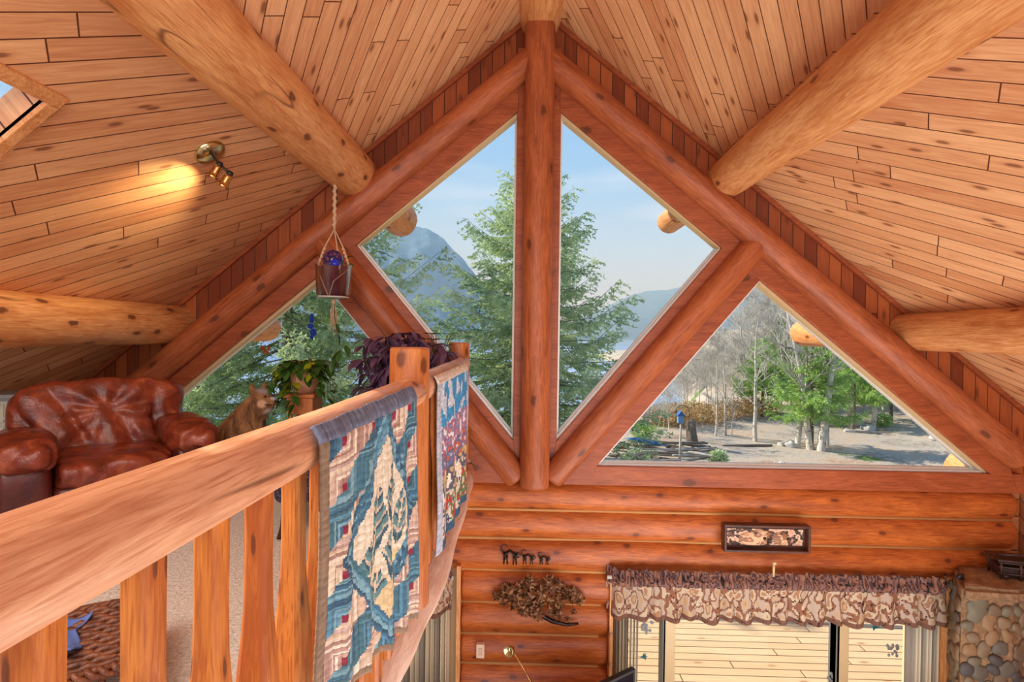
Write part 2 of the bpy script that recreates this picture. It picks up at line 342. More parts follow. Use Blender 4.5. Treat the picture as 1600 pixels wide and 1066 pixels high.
# ridge and purlins, running through the gable to the overhang
beamlog('ridge log along the roof peak above the centre post', (XC, -3, 4.66), (XC, 7.3, 4.66), .23, .22, m_purlin, 'ridge_log', seed=9, wob=.006)
beamlog('thick upper purlin log on the left slope, with the macrame planter hung from it', (-1.74, -3, 2.98), (-1.79, 7.25, 2.98), .19, .245, m_purlin, 'purlin_log', seed=10, round1=.12, wob=.008)
beamlog('thick upper purlin log on the right slope, broadest towards the camera', (2.06, -3, 2.92), (2.0, 7.3, 2.98), .30, .16, m_purlin, 'purlin_log', seed=11, round1=.12, wob=.008)
beamlog('lower purlin log on the left slope above the leather armchair', (-3.66, -3, 1.43), (-3.72, 7.3, 1.42), .21, .20, m_purlin, 'purlin_log', seed=12, round1=.12, wob=.006)
beamlog('lower purlin log on the right slope near the right edge', (3.95, -3, 1.42), (3.92, 7.3, 1.45), .19, .19, m_purlin, 'purlin_log', seed=13, round1=.12, wob=.006)
beamlog('outdoor plate log whose pale sunlit end shows in the lower right window corner', (6.22, 5.6, -.44), (6.22, 7.4, -.44), .26, .26, m_purlin, 'purlin_log', seed=14, round1=.12, wob=.006)
# log courses below the windows
rows = [-.175, -.445, -.745, -1.075, -1.41, -1.74, -2.05, -2.40, -2.76]
m = MB(); ch = MB()
for i in range(len(rows)-1):
    zt, zb = rows[i], rows[i+1]; hgt = (zt-zb)/2; zc = (zt+zb)/2; R_ = hgt+.035
    spans = [(-5.6, 4.9)] if i < 3 else [(-.62, .90), (4.42, 5.1)]
    if i == 3: spans = [(-.62, .92), (4.36, 5.1)]
    if i < 3: spans = [(-5.6, 5.04-.02*i)]
    for (x0, x1) in spans:
        lm = log_mesh(x1-x0, R_, R_, seg=40, seed=20+i, wob=.006, round1=.14 if i < 3 else .03, round0=.03)
        M = Matrix.Translation((x0, 5.33, zc)) @ Matrix.Rotation(PI/2, 4, 'Y')
        m.add(lm.v, lm.f, True, M)
        ch.tube([(x0, 5.215, zb), (x1-.1, 5.215, zb)], .017, 8)
struct(m.build('wall_front', m_wall)); struct(ch.build('trim_20', m_chink))
# header over the lower windows is the third course; side posts
# right corner boards
m = MB(); m.box((5.40, 1.2, -1.0), (.1, 8.9, 3.6)); struct(m.build('wall_right', m_sideR))
m = MB(); m.box((5.08, 5.60, -1.2), (.5, .1, 3.4)); struct(m.build('wall_right', m_sideR))
# loft floor with carpet, lower floor
nc = N('carpet'); v = nc.xyz(nc.obj()); 
vq = nc.n('TexVoronoi'); vq.inputs['Scale'].default_value = 95; nc.set(vq.inputs['Vector'], nc.obj()); wv = vq.outputs['Distance']
cn = nc.noise(nc.obj(), 60, 3); hh = nc.mth('ADD', nc.mth('MULTIPLY', wv, .4), cn)
m_carpet = nc.bsdf(nc.ramp(hh, [(.2, srgb(150, 144, 134)), (.6, srgb(214, 208, 198)), (.95, srgb(240, 236, 228))]), .95, hh, .7, .01)
m = MB(); m.box((-3.25, .95, -.06), (4.95, 8.4, .12)); struct(m.build('floor', m_carpet))
m = MB(); m.box((-3.25, .95, -.2), (4.9, 8.4, .14)); struct(m.build('ceiling', ceilmat('loft_underside', 0, 3.0)))
m_floor = planks('lower_floor', srgb(150, 100, 62), srgb(196, 146, 98), 0, .09, 1.2)
m = MB(); m.box((0, .8, -2.82), (11.4, 9.2, .1)); struct(m.build('floor', m_floor))
# curved edge log of the loft
bp = [(-.80, -3.0), (-.80, 0), (-.79, 1.2), (-.755, 1.9), (-.70, 2.45), (-.655, 2.9), (-.65, 3.4), (-.665, 4.2), (-.68, 4.8), (-.69, 5.25)]
pts = []
for i in range(len(bp)-1):
    for q in range(6):
        t = q/6; pts.append((bp[i][0]*(1-t)+bp[i+1][0]*t, bp[i][1]*(1-t)+bp[i+1][1]*t, -.17))
pts.append((bp[-1][0], bp[-1][1], -.17))
m = MB(); m.tube(pts, [.175+.008*math.sin(i*.6) for i in range(len(pts))], 36, jit=lambda i, th: .03*mnoise.noise(Vector((math.cos(th), math.sin(th), i*.25))))
tag(m.build('loft_edge_log', m_beam), 'long curved pale log along the loft edge, carrying the railing posts', 'log beam')
# ------------------------------------------------------------------ windows
def inset(poly, d):
    n = len(poly); out = []
    ar = sum(poly[i][0]*poly[(i+1) % n][1]-poly[(i+1) % n][0]*poly[i][1] for i in range(n)); sg = 1 if ar > 0 else -1
    for i in range(n):
        p0, p1, p2 = (Vector(poly[(i-1) % n]), Vector(poly[i]), Vector(poly[(i+1) % n]))
        a = (p1-p0).normalized(); b = (p2-p1).normalized(); na = Vector((-a.y, a.x))*sg; nb = Vector((-b.y, b.x))*sg
        bis = (na+nb).normalized(); out.append(tuple(p1+bis*(d/max(.2, bis.dot(na)))))
    return out
def ring(m, po, pi, y0, y1):
    n = len(po); vs = [(x, y, z) for y in (y0, y1) for P in (po, pi) for x, z in P]
    fs = []
    for i in range(n):
        j = (i+1) % n
        fs += [(i, j, n+j, n+i), (2*n+i, 3*n+i, 3*n+j, 2*n+j), (i, 2*n+i, 2*n+j, j), (n+i, n+j, 3*n+j, 3*n+i)]
    m.add(vs, fs, False)
wn = [1]
def window(poly, wf=.028, y0=5.235, mat=m_white, extra=True, edge=None):
    r = empty(f'window_{wn[0]}', (0, 0, 0)); wn[0] += 1; struct(r)
    po = inset(poly, -.02); pi = inset(poly, wf)
    m = MB(); ring(m, po, pi, y0+.06, y0+.11); struct(m.build('window_frame', mat, r))
    if extra:
        m = MB(); ring(m, inset(poly, -.02), inset(poly, .012), y0, y0+.06); struct(m.build('window_stop', m_white, r))
    if edge:
        (x0, z0), (x1, z1) = edge; m = MB(); m.prism([(x0, z0), (x1, z1), (x1, z1-.045), (x0, z0-.045)], y0-.004, y0+.10); struct(m.build('window_reveal', m_cream, r))
    m = MB(); m.prism(inset(poly, wf*.5), y0+.08, y0+.086); struct(m.build('pane', m_glass, r)); return r
G1 = [(.335, .29), (2.0, 2.29), (.335, 3.65)]
G2 = [(.77, .03), (4.67, .03), (2.385, 1.945)]
E1 = [(.335, 3.655), (2.0, 2.295)]; E2 = [(2.385, 1.95), (4.67, .06)]; fe = lambda E: [(mir(x), z) for x, z in E]
window(G1, edge=E1); window(flip(G1), edge=fe(E1)); window(G2, edge=E2); window(flip(G2), edge=fe(E2))
# lower picture window with two casements
def rect(x0, x1, z0, z1): return [(x0, z0), (x1, z0), (x1, z1), (x0, z1)]
LW = empty(f'window_{wn[0]}'); wn[0] += 1; struct(LW)
m = MB(); ring(m, rect(.86, 4.36, -2.5, -1.05), rect(1.12, 4.06, -2.42, -1.12), 5.33, 5.46)
for xm in (1.56, 3.36): m.box((xm, 5.39, -1.8), (.13, .12, 1.45))
struct(bevel(m.build('window_frame', m_cream, LW), .01))
m = MB()
for xm in (1.505, 3.31): m.box((xm, 5.40, -1.8), (.03, .14, 1.45))
struct(m.build('window_gasket', plain('grey_gasket', srgb(96, 96, 92)), LW))
m = MB(); m.box((2.6, 5.41, -1.8), (3.0, .006, 1.4)); struct(m.build('pane', m_glass, LW))
m = MB(); m.box((4.29, 5.2, -1.8), (.14, .2, 1.6)); struct(bevel(m.build('window_casing', m_purlin, LW)))
m = MB(); m.box((.91, 5.2, -1.8), (.035, .2, 1.6)); struct(bevel(m.build('window_casing', m_purlin, LW)))
LW2 = empty(f'window_{wn[0]}'); wn[0] += 1; struct(LW2)
m = MB(); ring(m, rect(-3.2, -.66, -2.5, -1.1), rect(-3.1, -.76, -2.42, -1.18), 5.33, 5.46); struct(m.build('window_frame', m_cream, LW2))
m = MB(); m.box((-1.9, 5.41, -1.8), (2.4, .006, 1.3)); struct(m.build('pane', m_glass, LW2))
m = MB(); m.box((-.64, 5.2, -1.8), (.04, .2, 1.6)); struct(m.build('window_casing', m_purlin, LW2))
# ------------------------------------------------------------------ loft railing
RX = -.58; RZ = 1.065
rail = empty('loft_railing', (RX, 2.54, 0)); tag(rail, 'log railing with round posts and carved balusters along the loft edge', 'railing')
inv = Matrix.Translation((-RX, -2.54, 0))
def RP(x, y, z): return (x-RX, y-2.54, z)
log('newel_post', RP(RX, 2.54, -.02), RP(RX, 2.54, 1.285), .104, .098, m_rafter_l := logwood('post_wood', srgb(170, 92, 44), srgb(212, 134, 76), R=.1, dens=.8), rail, seed=31, round1=.012, round0=.01, wob=.004)
log('newel_post', RP(-.635, 4.9, -.03), RP(-.635, 4.9, 1.28), .10, .098, m_rafter_l, rail, seed=32, round1=.012, round0=.01, wob=.004)
log('top_rail', RP(RX-.02, -1.6, RZ+.01), RP(RX+.02, 2.53, RZ), .064, .074, m_rail, rail, seed=33, wob=.005, round1=.04)
log('top_rail', RP(RX+.02, 2.52, RZ), RP(-.60, 4.99, RZ+.01), .074, .07, m_rail, rail, seed=34, wob=.006, round1=.05)
def baluster(y, tw):
    m = MB(); vs = []; seg = 16; zs = [(.0, .042), (.1, .043), (.44, .043), (.52, .043), (.60, .040), (.68, .033), (.75, .028), (.84, .0265), (1.06, .0275)]
    rings = []
    for i, (z, r) in enumerate(zs):
        for k in range(seg):
            th = 2*PI*(k+.5)/seg; c, s_ = math.cos(th), math.sin(th)
            q = 1/max(abs(c), abs(s_)) if r < .05 or True else 1
            q = min(q, 1.17); vs.append((c*r*q*.94, s_*r*q*.94, z))
    n = len(zs); fs = [(i*seg+k, i*seg+(k+1) % seg, (i+1)*seg+(k+1) % seg, (i+1)*seg+k) for i in range(n-1) for k in range(seg)]+[tuple(range(seg))[::-1], tuple((n-1)*seg+k for k in range(seg))]
    m.add(vs, fs, False); o = m.build('baluster', m_balus, rail); o.location = RP(RX-.005, y, -.01); o.rotation_euler = (0, 0, tw); return o
ys = [.42, .59, .765, .935, 1.105, 1.275, 1.44, 1.61, 1.78, 1.95, 2.12, 2.29]
for i, y in enumerate(ys): baluster(y, .1*math.sin(i*2.1))
for y in (2.8, 3.0, 3.2, 3.4, 3.6, 3.8, 4.0, 4.2, 4.4, 4.6): baluster(y, 0)
# ------------------------------------------------------------------ things in the room
def mesh_of(o): return o.data
def superblob(c, size, e=.45, n=28, fn=None, R=None):
    # rounded cushion block, fn(p) gives an outward puff
    bm = bmesh.new(); bmesh.ops.create_cube(bm, size=2.0); bmesh.ops.subdivide_edges(bm, edges=bm.edges, cuts=n, use_grid_fill=True)
    for v in bm.verts:
        p = v.co.copy(); k = 2/e
        r = (abs(p.x)**k+abs(p.y)**k+abs(p.z)**k)**(1/k); q = p/r
        w_ = Vector((q.x*size[0]/2, q.y*size[1]/2, q.z*size[2]/2))
        if fn: w_ += q.normalized()*fn(q, w_)
        v.co = w_
    m = MB(); bm.verts.ensure_lookup_table(); vs = [v.co.copy() for v in bm.verts]
    if R is not None: vs = [R @ p for p in vs]
    m.add([p+Vector(c) for p in vs], [tuple(v.index for v in f.verts) for f in bm.faces], True); bm.free(); return m
def wr(p, s=1, seed=0): return mnoise.noise(Vector((p.x*s+seed, p.y*s, p.z*s-seed)))
# --- leather
nl = N('oxblood_leather'); o_ = nl.obj(); lz = nl.noise(o_, 7, 4, .55, .8); lf = nl.noise(o_, 240, 2)
m_leather = nl.bsdf(nl.ramp(lz, [(.3, srgb(92, 32, 20)), (.55, srgb(134, 56, 34)), (.75, srgb(170, 88, 56))]), .25, nl.mth('ADD', nl.mth('MULTIPLY', lf, .25), nl.noise(o_, 20, 4, .6, 2.0)), .42, .012, Specular_IOR_Level=.6)
nl = N('dark_leather'); o_ = nl.obj(); m_leather2 = nl.bsdf(nl.ramp(nl.noise(o_, 8, 3), [(.3, srgb(62, 16, 16)), (.7, srgb(96, 34, 26))]), .38, nl.noise(o_, 40, 4), .2, .008)
arm = empty('armchair', (-3.08, 3.68, 0), math.radians(46)); arm.scale = (1.08, 1.06, .985); tag(arm, 'overstuffed oxblood leather armchair in the loft under the sloping ceiling', 'armchair')
def folds(q, w_):        # creases fanning from the buttoned middle
    a = math.atan2(w_.z-.05, w_.x); d = math.hypot(w_.x, w_.z)
    f = .020*math.sin(a*9+4*wr(w_, 3, 2))*min(1, d*4)*(1-min(1, d/.75)) + .012*wr(w_, 6, 5)+.02*wr(w_, 2.2, 9)
    v = .5+.5*math.sin(w_.x*26+5*wr(w_, 2.5, 3)+w_.z*3); f += -.045*(v**4)*max(0, 1-abs(w_.z+.05)/.40)
    return f
superblob((0, .34, .66), (1.02, .34, .64), .42, 48, folds, Matrix.Rotation(math.radians(-12), 3, 'X')).build('backrest', m_leather, arm)
superblob((0, -.08, .39), (.62, .74, .22), .42, 36, lambda q, w_: .014*math.sin(w_.x*40+6*wr(w_, 4, 1))*max(0, -q.y)*.8+.02*wr(w_, 3, 4)).build('seat_cushion', m_leather, arm)
for s in (-1, 1):
    superblob((s*.43, -.05, .56), (.30, .88, .24), .62, 34, lambda q, w_: .012*math.sin(w_.y*34+6*wr(w_, 5, 7))*max(0, -q.y+.3)+.028*wr(w_, 3, 8+s)).build('armrest', m_leather, arm)
    superblob((s*.43, .0, .27), (.25, .84, .50), .25, 20, lambda q, w_: .008*wr(w_, 4, 3)).build('side_panel', m_leather2, arm)
superblob((0, -.02, .20), (.66, .76, .28), .25, 20, lambda q, w_: .006*wr(w_, 5, 3)).build('base', m_leather2, arm)
superblob((0, .40, .45), (.80, .16, .80), .3, 16, None, Matrix.Rotation(math.radians(-12), 3, 'X')).build('back_panel', m_leather2, arm)
# --- dark patterned chair behind the railing
nf = N('dark_tapestry'); o_ = nf.obj(); vv = nf.n('TexVoronoi'); vv.inputs['Scale'].default_value = 60; nf.set(vv.inputs['Vector'], o_)
m_tap = nf.bsdf(nf.ramp(nf.mth('ADD', nf.mth('MULTIPLY', vv.outputs['Distance'], .8), nf.mth('MULTIPLY', nf.noise(o_, 30, 3, .6, 3), .5)), [(.3, srgb(24, 22, 40)), (.5, srgb(44, 40, 62)), (.62, srgb(118, 108, 128)), (.7, srgb(40, 34, 54))]), .85)
m_leg = logwood('mahogany', srgb(62, 26, 18), srgb(96, 44, 30), R=.03)
dc = empty('side_chair', (-1.42, 3.62, 0), math.radians(-70)); tag(dc, 'dark patterned upholstered chair with curved brown legs, mostly hidden behind the railing', 'chair')
superblob((0, -.02, .34), (.60, .62, .26), .3, 16).build('seat', m_tap, dc)
superblob((.0, .27, .62), (.56, .16, .64), .6, 20).build('backrest', m_tap, dc)
for sx_ in (-1, 1):
    superblob((sx_*.29, 0, .46), (.10, .52, .18), .5, 12).build('armrest', m_tap, dc)
    for sy_ in (-1, 1):
        m = MB(); m.tube([(sx_*.25, sy_*.24, .24), (sx_*.262, sy_*.25, .15), (sx_*.27, sy_*.265, .07), (sx_*.285, sy_*.285, .0)], [.032, .026, .018, .016], 10); m.build('leg', m_leg, dc)
# --- small painted cabinet at the far left
m_cab = plain('distressed_paint', srgb(206, 198, 184), .6)
cb = at(2, 640, 3.9); cab = empty('small_cabinet', (cb.x-.12, 3.95, 0), math.radians(18)); tag(cab, 'small distressed pale cabinet with gold rosettes at the left edge beside the armchair', 'cabinet')
m = MB(); m.box((0, 0, .40), (.36, .28, .80)); bevel(m.build('body', m_cab, cab), .008)
m = MB(); m.box((0, 0, .825), (.46, .36, .03)); m.box((0, 0, .80), (.40, .31, .03)); bevel(m.build('top', plain('grey_top', srgb(150, 152, 156)), cab), .006)
m_gold = plain('gold', srgb(196, 150, 70), .35, Metallic=.7)
for i, zz in enumerate((.69, .52, .35)):
    m = MB(); m.box((0, -.146, zz), (.30, .02, .14)); f = bevel(m.build('drawer', m_cab, cab), .004)
    m = MB(); m.lathe([(0, 0), (.022, .002), (.026, .008), (.012, .016), (0, .02)], 16, Matrix.Translation((.0, -.155, zz)) @ Matrix.Rotation(PI/2, 4, 'X')); m.build('knob', m_gold, f)
m = MB(); m.box((0, 0, .65), (.40, .31, .02)); bevel(m.build('moulding', m_cab, cab), .004)
# --- wicker tray basket with blue cloth on the carpet
m_wick = logwood('wicker', srgb(74, 38, 24), srgb(140, 84, 56), R=.02, crack=False, knot=srgb(60, 30, 20))
bk = atz(128, 1015, .22); bas = empty('wicker_basket', (bk.x-.1, bk.y, 0), math.radians(32)); tag(bas, 'brown wicker basket stool with openwork sides on the carpet behind the balusters', 'basket')
m = MB()
for i in range(15):
    y = -.23+i*.033; m.tube([(x/10*.25, y, .222+.007*math.sin(x*2.2+i*PI)) for x in range(-10, 11)], .0135, 7)
m.build('woven_top', m_wick, bas)
m = MB()
for q in range(3):
    P = []
    for i in range(121):
        t = i/120*4; sd = int(t) % 4; f = t-int(t); cx, cy = [(-.27+.54*f, -.25), (.27, -.25+.5*f), (.27-.54*f, .25), (-.27, .25-.5*f)][sd]
        ph = i*1.1+q*2.09; P.append((cx+.012*math.cos(ph), cy+.012*math.cos(ph), .225+.014*math.sin(ph)))
    m.tube(P, .010, 6)
m.build('braided_rim', m_wick, bas)
m = MB()
for sd in range(4):
    for i in range(8):
        f = (i+.5)/8
        for tw in (-1, 1):
            g = min(1, max(0, f+tw*.06)); A = [(-.27+.54*f, -.25), (.27, -.25+.5*f), (.27-.54*f, .25), (-.27, .25-.5*f)][sd]; B = [(-.27+.54*g, -.25), (.27, -.25+.5*g), (.27-.54*g, .25), (-.27, .25-.5*g)][sd]
            m.tube([(A[0], A[1], .21), (B[0], B[1], .02)], .008, 6)
for zz in (.015, .12):
    m.tube([(-.27, -.25, zz), (.27, -.25, zz), (.27, .25, zz), (-.27, .25, zz), (-.27, -.25, zz)], .010, 6)
m.build('lattice_side', m_wick, bas)
m_blue = plain('blue_cloth', srgb(96, 128, 205), .8)
o = grid(lambda u, v: Vector((-.13+.2*u+.02*math.sin(v*7), -.14+.30*v, .252+.014*math.sin(u*9+v*4)+.012*math.cos(v*11))), 30, 30, None, 'folded_cloth', m_blue, None, None, .004)
o.location = (bas.location.x, bas.location.y, 0); o.rotation_euler = bas.rotation_euler; tag(o, 'crumpled light blue cloth lying on the wicker basket', 'cloth')
# --- wolf statue, one continuous body
def remesh(mb, name, mat, parent, vox=.012, smooth=4):
    o = mb.build(name, mat, parent, clean=False)
    r = o.modifiers.new('r', 'REMESH'); r.mode = 'VOXEL'; r.voxel_size = vox; r.use_smooth_shade = True
    s = o.modifiers.new('s', 'SMOOTH'); s.iterations = smooth; s.factor = .6; return o
wp = at(404, 660, 4.45); WF = Vector((wp.x, wp.y, 0))
wolf = empty('wolf_statue', (wp.x-.10, wp.y, 0), math.radians(-20)); tag(wolf, 'brown and grey seated wolf figure by the left window, looking right', 'wolf figure')
# local +X is the way it looks
def fur(name):
    n = N(name); o = n.obj(); z = n.xyz(o)
    def blobm(c, r, soft=.4):
        d = n.n('VectorMath', operation='DISTANCE'); n.set(d.inputs[0], o); d.inputs[1].default_value = c
        return n.mth('SUBTRACT', 1.0, n.step(d.outputs['Value'], r*(1-soft), r*(1+soft)))
    f1 = n.noise(n.vec(n.mth('MULTIPLY', z[0], 1), z[1], n.mth('MULTIPLY', z[2], .5)), 9, 6, .75, .6)
    c = n.ramp(f1, [(.34, srgb(66, 46, 36)), (.46, srgb(132, 90, 54)), (.6, srgb(178, 128, 82))])
    c = n.mix(blobm((.20, 0, .845), .06), c, srgb(168, 160, 166))            # forehead
    for s in (-1, 1):
        c = n.mix(blobm((.235, s*.06, .735), .036), c, srgb(222, 176, 140))   # cheeks
    c = n.mix(blobm((.24, 0, .665), .045), c, srgb(214, 204, 196))            # chin ruff
    c = n.mix(n.mth('MULTIPLY', blobm((.13, 0, .66), .055, .3), .8), c, srgb(48, 34, 30))
    c = n.mix(blobm((.31, 0, .78), .025), c, srgb(226, 222, 224))
    return n.bsdf(c, .8, n.noise(n.vec(n.mth('MULTIPLY', z[0], 2), n.mth('MULTIPLY', z[1], 2), z[2]), 70, 3), .8, .012)
m_fur = fur('wolf_fur')
m = MB()
m.tube([(-.34, 0, .12), (-.26, 0, .24), (-.14, 0, .40), (-.02, 0, .54), (.08, 0, .66), (.15, 0, .74)], [.16, .19, .18, .15, .125, .10], 24)
m.ell((-.28, .11, .14), (.17, .10, .15)); m.ell((-.28, -.11, .14), (.17, .10, .15)); m.ell((.04, 0, .50), (.13, .13, .17))
for s in (-1, 1):
    m.tube([(.05, s*.08, .42), (.09, s*.085, .22), (.09, s*.085, .05)], [.065, .045, .036], 14); m.ell((.12, s*.085, .03), (.07, .045, .035)); m.ell((-.12, s*.15, .03), (.12, .045, .035))
m.ell((.17, 0, .765), (.105, .095, .095)); m.ell((.19, 0, .70), (.09, .09, .07))
m.tube([(.20, 0, .765), (.27, 0, .752), (.325, 0, .745)], [.066, .044, .030], 16)
m.tube([(.20, 0, .725), (.26, 0, .715), (.30, 0, .714)], [.045, .030, .020], 14)
for s in (-1, 1): m.tube([(.13, s*.055, .82), (.125, s*.066, .87), (.125, s*.070, .915)], [.036, .026, .006], 12)
m.tube([(-.42, 0, .10), (-.52, .03, .05), (-.6, .1, .05)], [.06, .06, .03], 14)
remesh(m, 'body', m_fur, wolf, .011, 3)
m = MB(); m.ell((.345, 0, .757), (.018, .020, .016)); m.build('nose', m_black, wolf)
for s in (-1, 1):
    m = MB(); m.ell((.258, s*.046, .797), (.009, .008, .009)); m.build('eye', m_black, wolf)
m = MB(); m.tube([(.315, -.022, .728), (.28, -.040, .722), (.25, -.05, .728)], .004, 6); m.tube([(.315, .022, .728), (.28, .040, .722), (.25, .05, .728)], .004, 6); m.build('mouth', m_black, wolf)
# --- leaves
def leaf(m, p, d, up, L, W, bend=.3, col=None, n=5, wav=0):
    d = Vector(d).normalized(); up = Vector(up); s_ = d.cross(up)
    if s_.length < 1e-3: s_ = d.cross(Vector((1, 0, .2)))
    s_.normalize(); u = s_.cross(d).normalized(); vs = []
    for i in range(n+1):
        t = i/n; w_ = W/2*math.sin(PI*min(1, t*.92+.06))**.8*(1 if t < 1 else 0); c = Vector(p)+d*(L*t)-Vector((0, 0, 1))*(bend*L*t*t)
        vs += [c-s_*w_+u*w_*.25, c-u*.04*L*0, c+s_*w_+u*w_*.25]
    fs = []
    for i in range(n): a = i*3; fs += [(a, a+1, a+4, a+3), (a+1, a+2, a+5, a+4)]
    m.add(vs, fs, True, None, col)
def leafmat(name, c, trans=.35, rough=.4):
    n = N(name); v = n.noise(n.obj(), 8, 2); col = n.mix(v, tuple(x*.6 for x in c[:3])+(1,), c); n.bsdf(col, rough)
    t = n.n('BsdfTranslucent'); n.set(t.inputs[0], col); x = n.n('MixShader'); x.inputs[0].default_value = trans
    n.t.links.new(n.b.outputs[0], x.inputs[1]); n.t.links.new(t.outputs[0], x.inputs[2]); n.t.links.new(x.outputs[0], n.out.inputs[0]); return n.m
m_pothos = leafmat('pothos_leaf', srgb(70, 118, 44)); m_plime = leafmat('lime_leaf', srgb(190, 200, 40), .5); m_purple = leafmat('purple_leaf', srgb(134, 98, 134), .3); m_vine = plain('vine', srgb(110, 90, 50), .6); m_zz = leafmat('zz_leaf', srgb(44, 66, 52), .15, .3)
rd = random.Random(5)
# plant stand
pp = at(476, 650, 4.25); stand = empty('plant_stand', (pp.x, pp.y, 0)); tag(stand, 'square wooden plant stand behind the railing, holding the trailing green plant', 'plant stand')
zt = at(476, 614, 4.25).z
m = MB(); m.box((0, 0, zt-.015), (.26, .24, .03)); bevel(m.build('top', m_rafter_l, stand))
m = MB(); m.box((0, 0, zt-.10), (.22, .20, .14)); bevel(m.build('apron', m_rafter_l, stand))
for a in (-1, 1):
    for b in (-1, 1):
        m = MB(); m.box((a*.09, b*.08, (zt-.17)/2), (.035, .035, zt-.17)); bevel(m.build('leg', m_rafter_l, stand))
m = MB(); m.box((0, 0, .2), (.2, .18, .02)); m.build('shelf', m_rafter_l, stand)
pot = empty('potted_plant', (pp.x, pp.y, zt)); tag(pot, 'trailing heart-leaved green plant in a tan clay pot on the wooden stand', 'plant')
m = MB(); m.lathe([(0, 0), (.085, 0), (.10, .05), (.118, .15), (.125, .175), (.128, .19), (.118, .19), (.108, .15), (0, .15)], 28); m.build('pot', plain('tan_clay', srgb(206, 150, 118), .7), pot)
lv = MB(); ll = MB(); vi = MB()
for i in range(30):
    a = rd.uniform(0, 2*PI); rr = rd.uniform(.10, .24); dz = rd.uniform(-.26, .10); P = [Vector((0, 0, .17))]
    for k in range(1, 7):
        t = k/6; P.append(Vector((math.cos(a)*rr*min(1, t*1.5), math.sin(a)*rr*min(1, t*1.5), .17+.10*math.sin(PI*min(1, t*1.3))+dz*t*t)))
    vi.tube(P, .003, 5)
    for k in range(1, 7):
        for _ in range(2):
            q = P[k]; d = Vector((math.cos(a+rd.uniform(-1.3, 1.3)), math.sin(a+rd.uniform(-1.3, 1.3)), rd.uniform(-.9, .3)))
            leaf(ll if rd.random() < .14 else lv, q, d, (0, 0, 1), rd.uniform(.06, .10), rd.uniform(.045, .065), .4)
for (x0, y0, x1, y1) in ((505, 585, 532, 548), (470, 575, 418, 602), (490, 590, 540, 540)):
    a = at(x0, y0, 4.2)-pot.location; b = at(x1, y1, 4.15)-pot.location; vi.tube([a, (a+b)/2+Vector((0, 0, .03)), b], .0022, 5)
    for t in (.6, .85, 1): leaf(lv, a.lerp(b, t), Vector((rd.uniform(-1, 1), -.3, -.6)), (0, 0, 1), .09, .055, .3)
lv.build('leaves', m_pothos, pot, clean=False); ll.build('yellow_leaves', m_plime, pot, clean=False); vi.build('stems', m_vine, pot)
# purple plant
pc = at(628, 556, 4.45); pur = empty('purple_plant', (pc.x, pc.y, 0)); tag(pur, 'large bushy plant with drooping dark purple leaves behind the railing posts', 'plant')
m = MB(); m.lathe([(0, 0), (.15, 0), (.19, .30), (.20, .32), (.18, .32), (.17, .28), (0, .28)], 28); m.build('pot', plain('plum_pot', srgb(90, 50, 60), .5), pur)
m = MB(); lv = MB()
for i in range(80):
    a = rd.uniform(0, 2*PI); r_ = rd.uniform(.03, .40)**1; tz = pc.z+rd.uniform(-.40, .16)*(1)+(.14 if r_ < .15 else 0); 
    tip = Vector((math.cos(a)*r_, math.sin(a)*r_*.8, tz)); base = Vector((0, 0, .3)); P = [base.lerp(tip, t/5)+Vector((0, 0, .08*math.sin(PI*t/5))) for t in range(6)]; m.tube(P, .004, 5)
    for k in range(9):
        b = rd.uniform(0, 2*PI); leaf(lv, tip, (math.cos(b), math.sin(b), rd.uniform(-.5, .35)), (0, 0, 1), rd.uniform(.12, .19), rd.uniform(.035, .055), rd.uniform(.35, .8))
    for k in range(5):
        b = rd.uniform(0, 2*PI); leaf(lv, P[4], (math.cos(b), math.sin(b), -.3), (0, 0, 1), rd.uniform(.12, .18), .045, .6)
m.build('stems', m_vine, pur); lv.build('leaves', m_purple, pur, clean=False)
zc_ = at(684, 535, 4.7); zz_ = empty('small_plant', (zc_.x, zc_.y, zc_.z-.45)); tag(zz_, 'small dark plant with upright paired leaves just left of the far railing post', 'plant')
m = MB(); lv = MB()
for i in range(6):
    a = rd.uniform(-.7, .7); P = [Vector((a*.25*t/6, .05*math.sin(i)*t/6, .2+.32*t/6)) for t in range(7)]; m.tube(P, .004, 5)
    for t in range(2, 7):
        for s in (-1, 1): leaf(lv, P[t], (s, -.2, .35), (0, 0, 1), .085, .032, .1)
m.build('stems', m_vine, zz_); lv.build('leaves', m_zz, zz_, clean=False)
m = MB(); m.lathe([(0, 0), (.07, 0), (.09, .2), (.08, .2), (.07, .17), (0, .17)], 20); m.build('pot', plain('dark_pot', srgb(70, 50, 46), .5), zz_)
m = MB(); m.lathe([(0, 0), (.12, 0), (.12, .02), (.02, .05), (.02, zc_.z-.48), (.12, zc_.z-.47), (.12, zc_.z-.45), (0, zc_.z-.45)], 20); o = m.build('pedestal', m_rafter_l); o.location = (zc_.x, zc_.y, 0); tag(o, 'slim wooden pedestal hidden under the small dark plant', 'pedestal')
